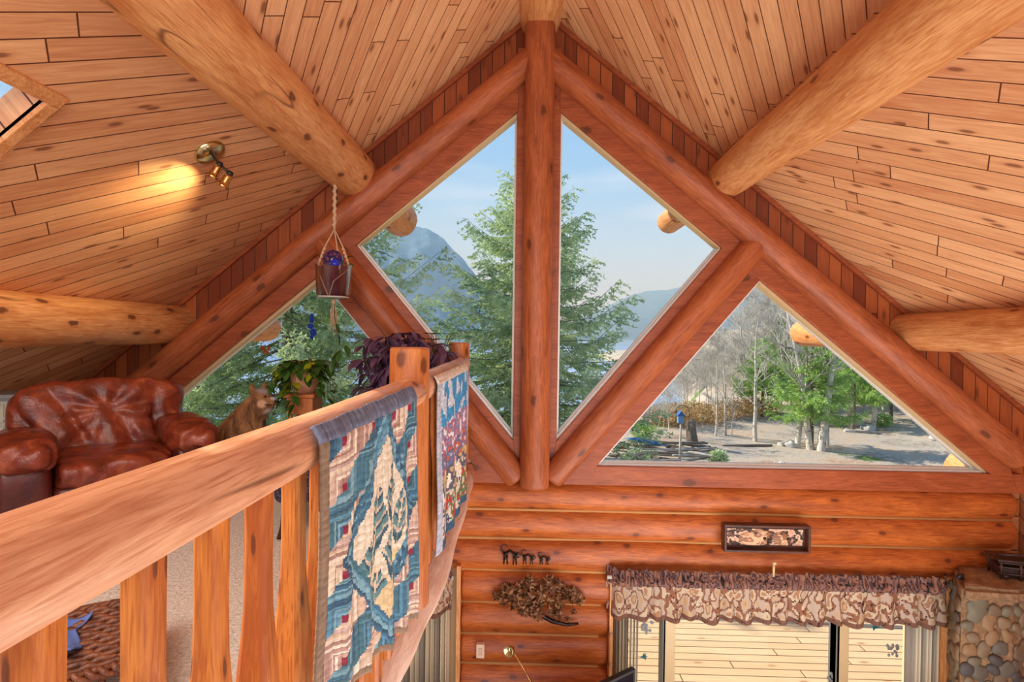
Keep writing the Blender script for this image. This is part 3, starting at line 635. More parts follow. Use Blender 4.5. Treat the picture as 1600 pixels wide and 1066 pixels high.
# --- hanging planter
m_rope = plain('macrame_cord', srgb(214, 184, 152), .8)
hp = at(523, 302, 4.7); hx = hp.x; hy = 4.7; ptop = at(520, 418, hy).z; pbot = at(520, 466, hy).z
hang = empty('hanging_planter', (hx, hy, 0)); tag(hang, 'macrame hanging planter below the left purlin log, holding a maroon pot in a clear sleeve', 'planter')
m = MB(); zk = at(523, 358, hy).z; z_top = 2.76; cx = 0
m.tube([(0, 0, z_top), (.0, 0, zk+.2), (0, 0, zk)], [.012, .010, .012], 8)
for i in range(22): m.ell((.006*math.sin(i*1.7), 0, z_top-.03-(z_top-zk-.05)*i/22), (.019, .016, .010), seg=8, rings=5)
tops = [(-.16, -.02), (.165, -.03), (.0, .15)]
for (tx, ty) in tops:
    m.tube([(0, 0, zk), (tx*.62, ty*.6, zk-(zk-ptop)*.55), (tx*.95, ty, ptop-.01)], [.006, .007, .006], 8)
    for q in range(5): m.ell((tx*(.55+.08*q), ty*(.55+.08*q), zk-(zk-ptop)*(.52+.1*q)), (.014, .012, .018), seg=8, rings=5)
    for s2 in (-1, 1):
        ang = math.atan2(ty, tx)+s2*1.0; m.tube([(tx*.95, ty, ptop-.01), (math.cos(ang)*.13, math.sin(ang)*.13-.02, (ptop+pbot)/2), (0, -.12 if ty < 0 else .1, pbot)], .0045, 6)
m.ell((0, 0, pbot-.03), (.022, .022, .03), seg=10, rings=6)
for i in range(12): m.tube([(0, 0, pbot-.04), (.03*math.cos(i), .03*math.sin(i), pbot-.15-.03*math.sin(i*3)), (.04*math.cos(i*1.3), .04*math.sin(i), pbot-.30-.03*math.sin(i*5))], .003, 5)
m.build('macrame_cord', m_rope, hang)
m = MB(); h_ = ptop-pbot; m.lathe([(0, pbot+.02), (.11, pbot+.02), (.145, ptop-.01), (.15, ptop), (.138, ptop), (.13, ptop-.03), (0, ptop-.03)], 32); m.build('pot', plain('maroon_pot', srgb(112, 44, 54), .35), hang)
n = N('clear_plastic'); g1_ = n.n('BsdfGlossy'); g1_.inputs['Roughness'].default_value = .1; t1 = n.n('BsdfTransparent'); t1.inputs[0].default_value = (.93, .92, .95, 1); x1 = n.n('MixShader'); f1 = n.n('LayerWeight'); f1.inputs[0].default_value = .35; n.set(x1.inputs[0], f1.outputs['Facing']); n.t.links.new(t1.outputs[0], x1.inputs[1]); n.t.links.new(g1_.outputs[0], x1.inputs[2]); n.t.links.new(x1.outputs[0], n.out.inputs[0]); m_clear = n.m
m = MB(); m.lathe([(.0, pbot), (.13, pbot), (.155, pbot+.03), (.165, ptop+.01), (.172, ptop+.02), (.168, ptop+.02), (.16, ptop+.01), (.15, pbot+.03)], 32, ); m.build('clear_sleeve', m_clear, hang)
m = MB(); m.lathe([(.125, pbot+.0), (.14, pbot+.004), (.14, pbot+.012), (.125, pbot+.016)], 32); m.build('sleeve_rim', plain('milky', srgb(220, 214, 208), .3), hang)
nb = N('marbled_glass'); m_glob = nb.bsdf(nb.ramp(nb.noise(nb.obj(), 16, 4, .6, 3), [(.4, srgb(20, 24, 60)), (.52, srgb(60, 50, 120)), (.6, srgb(160, 80, 60)), (.7, srgb(40, 40, 90))]), .08)
m = MB(); m.ell((-.02, .03, ptop+.07), (.095, .08, .10), seg=24, rings=16); o = m.build('glass_globe', m_glob); o.location = (hx, hy, 0); tag(o, 'dark marbled glass globe sitting in the hanging planter', 'ornament')
m = MB(); m.ell((.035, -.06, ptop+.02), (.052, .052, .052), seg=20, rings=14); o = m.build('glass_ball', plain('cobalt_glass', srgb(30, 60, 220), .08)); o.location = (hx, hy, 0); tag(o, 'small bright cobalt blue glass ball in the hanging planter', 'ornament')
sp = MB(); sv = MB(); sv.tube([(.10, .02, ptop), (.13, .0, ptop+.1), (.15, 0, ptop+.19)], .003, 5); sw_ = MB(); sw_.tube([(0, 0, pbot), (.02, -.02, pbot-.2), (.05, -.03, pbot-.36)], .003, 5); sw_.build('stem', m_vine, hang)
for (x_, z_, d) in ((.13, ptop+.09, (1, -.2, .3)), (.14, ptop+.15, (-.6, 0, .8)), (.12, ptop+.05, (.8, -.3, -.3)), (.03, pbot-.24, (.4, -.2, -1)), (.05, pbot-.34, (.1, 0, -1))): leaf(sp, (x_, -.01, z_), d, (0, 0, 1), .09, .045, .2)
sv.build('stem', m_vine, hang); sp.build('leaves', m_pothos, hang, clean=False)
# --- ornaments on the upper left pane
def flatshape(name, mat, polys, px_, py_, Y, scale, label, cat, th=.004, group=None):
    c = at(px_, py_, Y); m = MB()
    for i, P in enumerate(polys):
        m.prism([(x*scale, z*scale) for x, z in P], -.5*th+(.001*i), .5*th+(.001*i))
    o = m.build(name, mat); o.location = c; tag(o, label, cat, group); return o
def circ(cx, cz, rx, rz, n=14, a0=0): return [(cx+rx*math.cos(2*PI*i/n+a0), cz+rz*math.sin(2*PI*i/n+a0)) for i in range(n)]
m_bl = leafmat('blue_suncatcher', srgb(20, 90, 220), .5, .1)
flatshape('suncatcher', m_bl, [circ(0, .06, .022, .032), circ(-.01, .0, .028, .024), circ(.015, -.055, .03, .034), circ(.0, -.10, .014, .02), circ(.0, .10, .012, .016)], 487, 510, 5.27, 1.15, 'blue glass hanging ornament on the left window pane', 'ornament', .012)
bf = [[(0, 0), (.05, .07), (.09, .06), (.06, .01)], [(0, 0), (-.03, .08), (-.09, .07), (-.07, .01)], [(0, 0), (.05, -.01), (.06, -.05), (.01, -.04)], [(0, 0), (-.06, -.01), (-.05, -.05), (-.01, -.04)]]
flatshape('butterfly_decal', leafmat('orange_wing', srgb(210, 110, 40), .5), bf, 415, 548, 5.28, .65, 'small orange butterfly decal on the left window pane', 'decal')
bird = [[(-.5, .0), (-.1, .12), (.3, .06), (.55, .14), (.35, -.05), (.0, -.12)], [(-.1, .08), (.1, .55), (.2, .1)], [(.0, .06), (.35, .45), (.3, .08)], [(-.5, .0), (-.8, -.04), (-.5, .04)], [(.0, -.1), (.3, -.4), (.35, -.05)]]
m_bird = leafmat('teal_decal', srgb(30, 130, 140), .3)
flatshape('hummingbird_decal', m_bird, bird, 1005, 1027, 5.38, .09, 'teal hummingbird decal on the left casement pane, near the television', 'decal')
flatshape('hummingbird_decal', m_bird, [[(-x, z) for x, z in P][::-1] for P in bird], 1369, 981, 5.38, .09, 'teal hummingbird decal on the right casement pane, near the fireplace', 'decal')
m_gd = leafmat('grey_decal', srgb(180, 180, 180), .4)
for (x_, y_, lb) in ((1012, 981, 'grey lace-like decal above the left hummingbird'), (1396, 1018, 'grey lace-like decal below the right hummingbird'), (1027, 958, 'small grey decal just under the valance at the left casement'), (1302, 1062, 'grey decal at the bottom of the wide middle pane')):
    flatshape('lace_decal', m_gd, [circ(rd.uniform(-.06, .06), rd.uniform(-.06, .06), .016, .02, 6, rd.random()) for _ in range(16)], x_, y_, 5.38, 1.0 if 'small' not in lb else .6, lb, 'decal')
# ------------------------------------------------------------------ quilts over the railing
def C(*a): return srgb(*a)
TEAL = [C(62, 114, 148), C(90, 146, 176), C(50, 88, 118), C(130, 176, 194), C(70, 118, 134)]
CREAM = [C(232, 214, 190), C(218, 188, 164), C(196, 160, 150), C(240, 228, 210), C(206, 178, 172), C(176, 138, 126)]
qr = random.Random(3); QN = [[qr.random() for _ in range(64)] for _ in range(64)]
def hsh(i, j): return QN[int(i) % 64][int(j) % 64]
def quilt1(u, v):
    c = quilt0(u, v); k = .82+.3*mnoise.noise(Vector((u*60, v*60, 1)))+.10*hsh(u*150, v*200); return (c[0]*k, c[1]*k, c[2]*k, 1)
def quilt0(u, v):       # u 0..1 away from the camera, v 0..1 down
    if v < .055: return C(120, 130, 158) if hsh(int(u*90), 2) > .3 else C(104, 114, 144)
    if u < .035 or u > .975 or v > .975: return C(146, 120, 98)
    x, y = (u-.52)*1.0, (v-.50)
    dm = abs(x)*1.05+abs(y)*.92
    if dm < .34:
        # pale diamond with feathered teal leaves
        for (cx, cy, sx_, sy_) in ((-.09, -.02, .085, .17), (.05, -.13, .08, .15), (.04, .09, .08, .14), (.19, .0, .075, .13), (-.20, .08, .06, .10), (-.07, .22, .06, .08)):
            a, b = (x-cx-(y-cy)*-.15), (y-cy)
            if abs(a)/sx_+abs(b)/sy_ < 1:
                k = int((b+abs(a)*1.0+1)*64)
                if abs(a) < .004: return C(232, 206, 180)
                return [C(62, 106, 124), C(96, 142, 150), C(48, 84, 100)][int(hsh(k, 3)*3)] if k % 4 else C(206, 190, 170)
        if y > .14 and dm > .2: return C(230, 204, 158)
        return C(236, 222, 200)
    if dm < .44:
        k = int((x*(1 if y < 0 else -1)+y+2)*30); return TEAL[int(hsh(k, int(dm*50))*5)]
    bw, bh = .25, .155; i, j = int(u/bw), int(v/bh); a, b = (u/bw) % 1, (v/bh) % 1
    ring_ = max(abs(a-.5), abs(b-.5)); 
    if ring_ < .09: return C(150, 30, 66)
    q = int(ring_*27); warm = (a+b < 1) ^ ((i+j) % 2 == 0)
    return (CREAM[int(hsh(q+i*5, j)*6)] if warm else TEAL[int(hsh(q+i*3, j+9)*5)])
m_q = vcol('quilt_cloth', .85, .0, 220)
ZR = RZ; rr_ = .078
def drape(y0, y1, zb, wf, wrap, seed):
    # wraps from the room side over the rail top, then hangs outside
    def f(u, v):
        Y = y0+(y1-y0)*u; cx = RX+.02*(Y-.5)/2; cz = ZR
        s = v*(wrap*.1+(ZR-zb(u))); arc = wrap*.1
        if s < arc:
            th = math.radians(42)-s/rr_; x = cx+math.cos(th)*(rr_+.006); z = cz+math.sin(th)*(rr_+.006); am = .2
        else:
            d = s-arc; th0 = math.radians(42)-arc/rr_; x = cx+math.cos(th0)*(rr_+.006)+.006*math.sin(min(1, d*4)); z = cz+math.sin(th0)*(rr_+.006)-d; am = min(1, .2+d*1.6)
        p = Vector((Y*3+seed, z*.9, seed)); rip = math.sin(Y*wf+1.6*mnoise.noise(p*1.0))*.012*am+.018*am*mnoise.noise(Vector((Y*9, z*1.6, seed)))
        puff = .005*abs(math.sin(u*85))+.0012*abs(math.sin(v*110))
        return Vector((x+rip+puff, Y+.010*am*math.sin(z*5+seed), z))
    return f
g = grid(drape(1.20, 2.19, lambda u: .13+.30*(1-u)+.012*math.sin(u*30), 30, .7, 1.0), 150, 210, quilt1, 'patchwork_quilt', m_q, None, None, .010)
tag(g, 'large teal and cream patchwork quilt hung over the near railing, with a grey-blue top edge', 'quilt')
def quilt2(u, v):
    c = quilt2b(u, v); k = .9+.4*mnoise.noise(Vector((u*40, v*70, 1))); return (c[0]*k, c[1]*k, c[2]*k, 1)
def quilt2b(u, v):
    if v < .05: return C(236, 226, 212)
    if u < .05 or u > .96: return C(186, 190, 206)
    n_ = mnoise.noise(Vector((u*12, v*9, 3))); n2 = mnoise.noise(Vector((u*34, v*22, 9)))
    if v < .30: return C(60, 150, 206) if n_+.3-abs(u-.5)*.8 > .05 else C(206, 216, 232)
    if v < .45: return [C(206, 206, 228), C(120, 130, 172), C(184, 120, 140), C(230, 228, 238), C(196, 196, 222)][int((n2+.9)*2.6) % 5]
    if v < .58: return [C(214, 208, 226), C(190, 96, 84), C(104, 112, 150), C(196, 186, 214)][int((n2+n_*.6+1)*2.2) % 4]
    if v < .74: return [C(226, 208, 176), C(196, 168, 120), C(96, 92, 116), C(240, 230, 214)][int((n_+n2*.5+1)*2.4) % 4]
    if v < .95: return [C(206, 190, 150), C(186, 44, 56), C(96, 120, 72), C(212, 196, 182), C(60, 80, 120)][int((n2+n_+1)*2.7) % 5]
    return C(50, 84, 116)
g = grid(drape(2.76, 4.05, lambda u: .15-.06*u+.01*math.sin(u*25), 20, .7, 4.0), 110, 170, quilt2, 'pictorial_tapestry', m_q, None, None, .008)
tag(g, 'narrow pictorial tapestry, blue sky and red flowers, on the railing between the two posts', 'tapestry')
# ------------------------------------------------------------------ ceiling spotlight
nb = N('brass'); m_brass = nb.bsdf(srgb(198, 152, 96), .16, None, Metallic=1.0)
nb = N('pale_brass'); m_pb = nb.bsdf(srgb(206, 196, 150), .22, None, Metallic=1.0)
P0 = on_roof(328, 238); nrm = Vector((SL, 0, -1)).normalized()     # into the room
spot = empty('ceiling_spotlight', P0); tag(spot, 'round brass ceiling spotlight with two small bell shades on the left slope', 'spotlight')
Rz_ = zto(nrm).to_4x4()
m = MB(); m.lathe([(0, .045), (.06, .04), (.105, .022), (.118, .006), (.118, 0), (0, 0)], 40, Rz_); m.build('canopy', m_pb, spot)
cw = -(P0-CAMP).normalized()
def PX(dx, dy, dep=0):     # offset seen as dx, dy photo pixels at the lamp
    L_ = (P0-CAMP).length/FPX; return CR @ Vector((dx*L_*1.0, -dy*L_*1.0, dep))
for (jx, jy) in ((14, 8), (27, 20)):
    J = nrm*.10+PX(jx-12, jy-6); hd = empty('shade_joint', (0, 0, 0)) if False else None
    d = (PX(-17, 24)+nrm*.02).normalized(); M = Matrix.Translation(J) @ zto(d).to_4x4()
    m = MB(); m.lathe([(0, 0), (.016, 0), (.024, .01), (.028, .03), (.030, .075), (.034, .095), (.046, .115), (.044, .116), (.032, .096), (.026, .07), (.0, .06)], 28, M); sh = m.build('shade', m_brass, spot)
    m = MB(); m.lathe([(0, -.02), (.018, -.018), (.025, -.004), (.025, .014), (0, .016)], 20, M); m.build('socket_cap', m_black, sh)
    m = MB(); m.tube([nrm*.03, nrm*.07+J*.3, J], [.008, .008, .010], 8); m.build('arm', m_black, spot)
    sp_l = bpy.data.lights.new('spot_bulb', 'SPOT'); sp_l.energy = 22; sp_l.spot_size = math.radians(105); sp_l.spot_blend = .8; sp_l.color = (1, .78, .42); sp_l.shadow_soft_size = .02
    so_ = bpy.data.objects.new('spot_bulb', sp_l); COL.objects.link(so_); so_.parent = spot; tgt = on_roof(262, 288)-P0
    bp_ = J+d*.10; so_.location = bp_; so_.rotation_euler = (bp_-tgt).to_track_quat('Z', 'Y').to_euler()
# ------------------------------------------------------------------ lower wall
YF = 5.09
# three cats
def cat(cx, cy, h, lab):
    c = at(cx, cy, YF); m = MB(); s = h
    m.tube([(-.30*s, 0, .12*s), (-.24*s, 0, .42*s), (-.02*s, 0, .56*s), (.20*s, 0, .40*s), (.26*s, 0, .30*s)], [.15*s, .18*s, .16*s, .17*s, .14*s], 10, flat=.4)
    m.ell((.38*s, 0, .34*s), (.16*s, .07*s, .14*s))
    for q in (-.05, .05): m.tube([(.38*s+q*s, 0, .40*s), (.38*s+q*1.6*s, 0, .52*s)], [.04*s, .005*s], 6)
    for (x0, x1) in ((-.28, -.32), (-.16, -.14), (.20, .16), (.28, .32)): m.tube([(x0*s, 0, .34*s), ((x0+x1)/2*s, 0, .1*s), (x1*s, 0, -.12*s)], [.10*s, .075*s, .07*s], 8, flat=.6)
    o = m.build('body', m_cat); o.name = 'cat_ornament'
    t = MB(); t.tube([(-.30*s, 0, .42*s), (-.44*s, 0, .56*s), (-.46*s, 0, .76*s), (-.30*s, 0, .88*s), (-.16*s, 0, .82*s)], [.07*s, .055*s, .05*s, .045*s, .03*s], 8); t.build('tail', m_cat, o)
    o.location = c; tag(o, lab, 'cat ornament', 'cat silhouettes on the log wall'); return o
nk = N('dark_iron'); m_cat = nk.bsdf(nk.ramp(nk.noise(nk.obj(), 60, 3), [(.45, srgb(26, 18, 18)), (.7, srgb(96, 66, 60))]), .35, None, Metallic=.5)
cat(797, 878, .20, 'largest dark arched-back cat wall ornament, first from the left')
cat(825, 879, .145, 'middle-sized dark arched-back cat wall ornament')
cat(850, 880, .125, 'smallest dark arched-back cat wall ornament, nearest the curtain')
# leaf wall sculpture
nk = N('aged_copper'); m_cop = nk.bsdf(nk.ramp(nk.noise(nk.obj(), 24, 5, .6, 1), [(.35, srgb(46, 26, 18)), (.5, srgb(120, 78, 48)), (.65, srgb(176, 128, 88)), (.75, srgb(70, 40, 28))]), .42, nk.noise(nk.obj(), 90, 3), .5, .01, Metallic=.35)
lc = at(842, 935, YF-.02); art = empty('leaf_wall_sculpture', lc); tag(art, 'spreading copper-coloured leaf sculpture with a dark curved stem on the log wall', 'wall sculpture')
lm = random.Random(8)
def maple(m, cx, cz, r, rot, y, tilt):
    P = []
    for k, (a, q) in enumerate([(0, 1), (.32, .55), (.62, .85), (.95, .45), (1.35, .75), (1.8, .35), (2.6, .45), (3.14, .25), (3.68, .45), (4.48, .35), (4.93, .75), (5.33, .45), (5.66, .85), (5.96, .55)]):
        P.append((q*r*math.cos(a+rot), q*r*math.sin(a+rot)))
    vs = [(cx, y-.02, cz)]+[(cx+x, y+tilt*x+.012*math.sin(i*2), cz+z) for i, (x, z) in enumerate(P)]+[(cx, y+.006, cz)]
    n_ = len(P); fs = [(0, i+1, (i+1) % n_+1) for i in range(n_)]+[(n_+1, (i+1) % n_+1, i+1) for i in range(n_)]
    m.add(vs, fs, False)
m = MB()
outl = lambda t: (-.46+.92*t, .02+.15*math.sin(PI*min(1, t*1.05))-.05*t)     # top edge of the spread
for i in range(120):
    t = lm.random()**.9; x = -.44+.86*t; zt_ = .02+.16*math.sin(PI*t)**.8; zb_ = -.02-.15*math.sin(PI*min(1, t*1.1))**1.2-(.05 if .45 < t < .8 else 0)
    if t > .82: zb_ = -.05
    z = lm.uniform(zb_, zt_); maple(m, x, z+.02, lm.uniform(.06, .105)*(1-.4*abs(t-.5)), lm.uniform(0, 6.3), lm.uniform(-.05, .03), lm.uniform(-.3, .3))
for (x, z, r) in ((.20, -.13, .09), (.36, -.10, .06), (.28, -.17, .06), (.40, .05, .07), (-.02, -.16, .10)): maple(m, x, z, r, lm.uniform(0, 6), -.04, .1)
m.build('leaves', m_cop, art, clean=False)
m = MB(); m.tube([(-.46, .0, .02), (-.25, .02, .01), (-.1, .03, -.08), (0, .02, -.17), (.14, .01, -.235), (.28, 0, -.26), (.40, 0, -.245)], [.008, .014, .018, .024, .022, .017, .012], 10); m.build('stem', m_cat, art)
# framed relief
fc = at(1196, 840, YF-.01); fr_ = empty('framed_relief', fc); tag(fr_, 'long narrow dark wooden frame with a carved relief of two furry animals, above the curtain', 'picture')
m_fw = logwood('dark_frame', srgb(58, 30, 22), srgb(104, 60, 44), R=.03, axis='X', crack=False)
W_, Hh = .84, .27
m = MB(); ring(m, rect(-W_/2, W_/2, -Hh/2, Hh/2), rect(-W_/2+.022, W_/2-.022, -Hh/2+.022, Hh/2-.022), -.05, .04); m.prism(rect(-W_/2+.01, W_/2-.01, -Hh/2+.01, Hh/2-.01), .02, .035)
bevel(m.build('frame', m_fw, fr_), .004)
def relief(u, v):
    x, z = u*2-1, 1-v*2
    n_ = mnoise.noise(Vector((x*5, z*1.6, 1)))+.35*mnoise.noise(Vector((x*16, z*5, 4)))
    a = math.hypot((x+.28)/.42, (z+.25)/.95); b = math.hypot((x-.42)/.22, (z+.15)/.85); c2 = math.hypot((x+.10)/.26, (z-.45)/.5)
    if c2 < 1 or a < 1 or b < 1:
        base = [C(196, 142, 108), C(150, 104, 76), C(222, 178, 140)][int((n_+1)*2) % 3]
        if math.hypot((x+.26)/.035, (z-.5)/.13) < 1 or math.hypot((x+.03)/.05, (z+.1)/.2) < 1 or math.hypot((x-.42)/.03, (z-.45)/.1) < 1 or math.hypot((x-.60)/.05, (z+.1)/.2) < 1: return C(40, 28, 30)
        if .03 < x < .16 and z < -.1: return C(52, 40, 40)
        return base
    return [C(206, 152, 126), C(120, 78, 60), C(60, 40, 36), C(222, 180, 150)][int((n_*1.5+1.4)*2) % 4]
def rz_(u, v):
    x, z = u*2-1, 1-v*2; h = .0
    for (cx, cz, rx, rz2) in ((-.28, -.25, .42, .95), (.42, -.15, .22, .85), (-.10, .45, .26, .5)):
        d = math.hypot((x-cx)/rx, (z-cz)/rz2)
        if d < 1: h = max(h, .022*math.sqrt(1-d*d))
    return Vector((x*(W_/2-.045), .012-h-.004*mnoise.noise(Vector((x*20, z*7, 0))), z*(Hh/2-.055)-.0))
grid(rz_, 110, 44, relief, 'relief_carving', vcol('relief_paint', .6), fr_)
# switch
sc_ = at(750.5, 1018, YF-.02); sw = empty('light_switch', sc_); tag(sw, 'pale light switch plate on the lower log wall', 'light switch')
m_sw = plain('almond', srgb(238, 208, 180), .4)
m = MB(); m.box((0, .02, 0), (.082, .05, .14)); bevel(m.build('plate', m_sw, sw), .004); m = MB(); m.box((0, -.008, 0), (.034, .012, .068)); bevel(m.build('rocker', plain('almond2', srgb(222, 190, 162), .4), sw), .003)
# floor lamp
L0 = at(800, 1014, 4.75); lamp = empty('floor_lamp', (L0.x+.25, L0.y, -2.77)); tag(lamp, 'brass floor lamp with slanting arm and small head before the log wall', 'floor lamp')
lo = L0-lamp.location
m = MB(); m.lathe([(0, 0), (.13, 0), (.13, .02), (.02, .04), (0, .04)], 24); m.build('base', m_brass, lamp)
m = MB(); e2 = at(838, 1080, 4.75)-lamp.location; m.tube([(0, 0, .03), (0, 0, e2.z-.5), (e2.x*.6, 0, e2.z-.2), e2, lo], [.012, .012, .010, .009, .008], 10); m.build('pole', m_brass, lamp)
hd_ = at(787, 1019, 4.72)-lamp.location; dd = (at(786, 1026, 4.60)-at(800, 1014, 4.75)).normalized()
m = MB(); m.lathe([(0, -.02), (.02, -.018), (.028, .0), (.04, .02), (.048, .05), (.050, .075), (.044, .075), (.03, .02), (0, .01)], 24, Matrix.Translation(lo) @ zto(dd).to_4x4()); m.build('lamp_shade', m_pb, lamp)
m = MB(); m.ell(tuple(lo), (.02, .02, .02)); m.build('joint', m_black, lamp)
# television
t0 = at(990, 1043, 4.75); t1 = at(922, 1070, 4.45); t1.z = t0.z
dv = (t1-t0).normalized(); tv = empty('television', t0+dv*.55-Vector((0, 0, .68))); tv.rotation_euler = (0, 0, math.atan2(-dv.y, -dv.x)); tag(tv, 'flat black television whose top corner shows at the bottom edge', 'television')
m = MB(); m.box((0, 0, .34), (1.10, .05, .68)); bevel(m.build('frame', m_black, tv), .006)
m = MB(); m.box((0, -.0265, .345), (1.04, .004, .61)); m.build('screen', plain('screen', srgb(14, 18, 30), .12), tv)
m = MB(); m.box((0, 0, -.03), (.06, .05, .1)); m.box((0, 0, -.09), (.5, .24, .02)); m.build('stand', m_black, tv)
m = MB(); tvl = tv.location; m.box((0, 0, .28), (1.3, .42, .56)); o = bevel(m.build('media_cabinet', m_fw), .01); o.location = (tvl.x, tvl.y, -2.77); o.scale = (1, 1, (tvl.z-.1+2.77)/.56); o.rotation_euler = tv.rotation_euler; tag(o, 'dark wooden cabinet under the television, below the frame edge', 'cabinet')
# ------------------------------------------------------------------ curtains and blinds
def val_col(seed):
    def f(u, v):
        a = mnoise.noise(Vector((u*46+seed, v*3.2, seed))); b = mnoise.noise(Vector((u*80, v*5, seed+5)))
        if abs(a) < .018: return C(84, 56, 52)
        if v > .86: return C(150, 108, 92)
        return [C(232, 196, 154), C(206, 158, 122), C(240, 222, 196), C(176, 124, 98), C(226, 206, 190)][int((a+b*.5+1)*3.4) % 5]
    return f
def head_col(u, v):
    a = mnoise.noise(Vector((u*60, v*2, 1))); return C(38, 26, 32) if abs(a) < .06 else [C(120, 80, 68), C(150, 104, 84), C(84, 56, 56), C(134, 96, 88)][int((a+1)*4.2) % 4]
m_vc = vcol('valance_cloth', .85, .55, 160); m_vh = vcol('valance_header', .85, .12, 160)
vl = at(949, 885, 5.08); vr = at(1487, 890, 5.08); VW = vr.x-vl.x
def skirt(u, v):
    x = vl.x+VW*u; ph = u*120+3*mnoise.noise(Vector((u*14, 0, 0))); am = .008+.035*v
    e_ = min(1, u*30, (1-u)*30); z = -1.125-.335*v*(1+.03*math.sin(u*47))+ .012*math.sin(ph*.5)*v
    return Vector((x+.010*math.cos(ph)*v, 5.04+am*math.sin(ph)+(1-e_)*.10, z))
def header(u, v):
    x = vl.x+VW*u; ph = u*330+4*mnoise.noise(Vector((u*30, 0, 2))); bul = .030*math.sin(PI*min(1, max(0, (v-.35)/.65)))
    e_ = min(1, u*30, (1-u)*30); return Vector((x, 5.04-bul-.004+.012*math.sin(ph)*(1.5-v)+(1-e_)*.10, -.965-.165*v+.010*math.sin(ph*.37)*(1-v)))
val = empty('window_valance', (0, 0, 0)); tag(val, 'gathered brown patterned valance over the wide lower window', 'valance')
grid(header, 900, 10, head_col, 'gathered_header', m_vh, val)
grid(skirt, 760, 22, val_col(2), 'ruffled_skirt', m_vc, val)
m = MB(); m.tube([(vl.x, 5.08, -1.06), (vr.x, 5.08, -1.06)], .018, 10); m.build('curtain_rod', m_white, val)
m = MB(); k0 = at(1211, 881, 5.02); m.tube([(k0.x, 5.05, -1.0), (k0.x, 5.04, k0.z)], [.010, .012], 12); m.ell((k0.x, 5.03, k0.z+.002), (.020, .018, .016)); o = m.build('finial', m_cream, val)
v2 = empty('window_valance', (0, 0, 0)); tag(v2, 'brown patterned valance end half hidden behind the loft edge log', 'valance')
vl2 = at(706, 890, 5.08)
def sk2(u, v):
    x = vl2.x-1.9*(1-u); ph = u*60; e_ = min(1, (1-u)*18); return Vector((x+.006*math.cos(ph)*v, 5.04+(.008+.03*v)*math.sin(ph)+(1-e_)*.1, -1.10-.38*v*(1+.04*math.sin(u*30))))
def hd2(u, v):
    x = vl2.x-1.9*(1-u); ph = u*200; e_ = min(1, (1-u)*18); return Vector((x, 5.02+.012*math.sin(ph)+(1-e_)*.1, -.96-.16*v))
grid(hd2, 400, 8, head_col, 'gathered_header', m_vh, v2); grid(sk2, 300, 16, val_col(7), 'ruffled_skirt', m_vc, v2)
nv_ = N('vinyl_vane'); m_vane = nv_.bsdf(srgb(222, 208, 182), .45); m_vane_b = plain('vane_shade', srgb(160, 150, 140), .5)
def blinds(x0, x1, n_, lab, tilt):
    r = empty('vertical_blind', (0, 5.19, 0)); tag(r, lab, 'blind')
    m = MB(); m.box(((x0+x1)/2, 0, -1.155), (x1-x0+.05, .05, .04)); m.build('head_rail', m_white, r)
    for i in range(n_):
        x = x0+(x1-x0)*(i+.5)/n_; m = MB(); P = [(-.044, 0), (-.022, .007), (0, .010), (.022, .007), (.044, 0)]; vs = []
        ca, sa = math.cos(tilt), math.sin(tilt)
        for z in (-1.17, -2.55):
            for (a, b) in P: vs.append((x+a*ca-b*sa, a*sa+b*ca, z))
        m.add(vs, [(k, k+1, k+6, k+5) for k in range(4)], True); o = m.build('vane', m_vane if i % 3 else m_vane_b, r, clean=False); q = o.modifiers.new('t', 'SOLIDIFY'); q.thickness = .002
b0 = at(962, 1000, 5.19).x; b1 = at(998, 1000, 5.19).x
blinds(b0, b1, 7, 'stack of beige vertical blind vanes at the left of the wide window', 1.15)
b0 = at(1418, 1000, 5.19).x; b1 = at(1468, 1000, 5.19).x
blinds(b0, b1, 9, 'stack of beige vertical blind vanes beside the stone chimney', -1.2)
blinds(at(640, 1000, 5.19).x-.2, at(704, 1000, 5.19).x, 12, 'beige vertical blind vanes showing beside the loft edge log, left of the light switch', 1.15)
# ------------------------------------------------------------------ stone fireplace
ns = N('mortar'); m_mort = ns.bsdf(ns.ramp(ns.noise(ns.obj(), 16, 4), [(.3, srgb(116, 88, 62)), (.7, srgb(160, 124, 90))]), .9, ns.noise(ns.obj(), 40, 4), .8, .02)
m_st = vcol('field_stone', .62, 0, 34)
FP = [(4.28, 5.12), (4.02, 4.70), (4.44, 4.66), (4.95, 4.86), (5.32, 4.9), (5.32, 5.12)]
fire = empty('stone_chimney', (4.7, 4.9, -2.77)); tag(fire, 'stone chimney corner of rounded field stones with a flat capping at the lower right', 'chimney')
def fl(x, y, z=0): return Vector((x-4.7, y-4.9, z))
m = MB(); zt_ = 1.80; n_ = len(FP)
vs = [fl(x, y, 0) for x, y in FP]+[fl(x, y, zt_) for x, y in FP]
m.add(vs, [tuple(range(n_))[::-1], tuple(range(n_, 2*n_))]+[(i, (i+1) % n_, (i+1) % n_+n_, i+n_) for i in range(n_)], False); m.build('mortar_body', m_mort, fire)
cap = [(4.30, 5.12), (3.97, 4.64), (4.45, 4.59), (4.97, 4.79), (5.34, 4.82), (5.34, 5.12)]
m = MB(); bm = bmesh.new(); vb = [bm.verts.new(fl(x, y, zt_-.02)) for x, y in cap]; f_ = bm.faces.new(vb); ex = bmesh.ops.extrude_face_region(bm, geom=[f_]); bmesh.ops.translate(bm, vec=(0, 0, .12), verts=[v for v in ex['geom'] if isinstance(v, bmesh.types.BMVert)])
bmesh.ops.bevel(bm, geom=bm.edges[:], offset=.03, segments=2, affect='EDGES'); bmesh.ops.triangulate(bm, faces=bm.faces[:]); bmesh.ops.subdivide_edges(bm, edges=bm.edges[:], cuts=5, use_grid_fill=True)
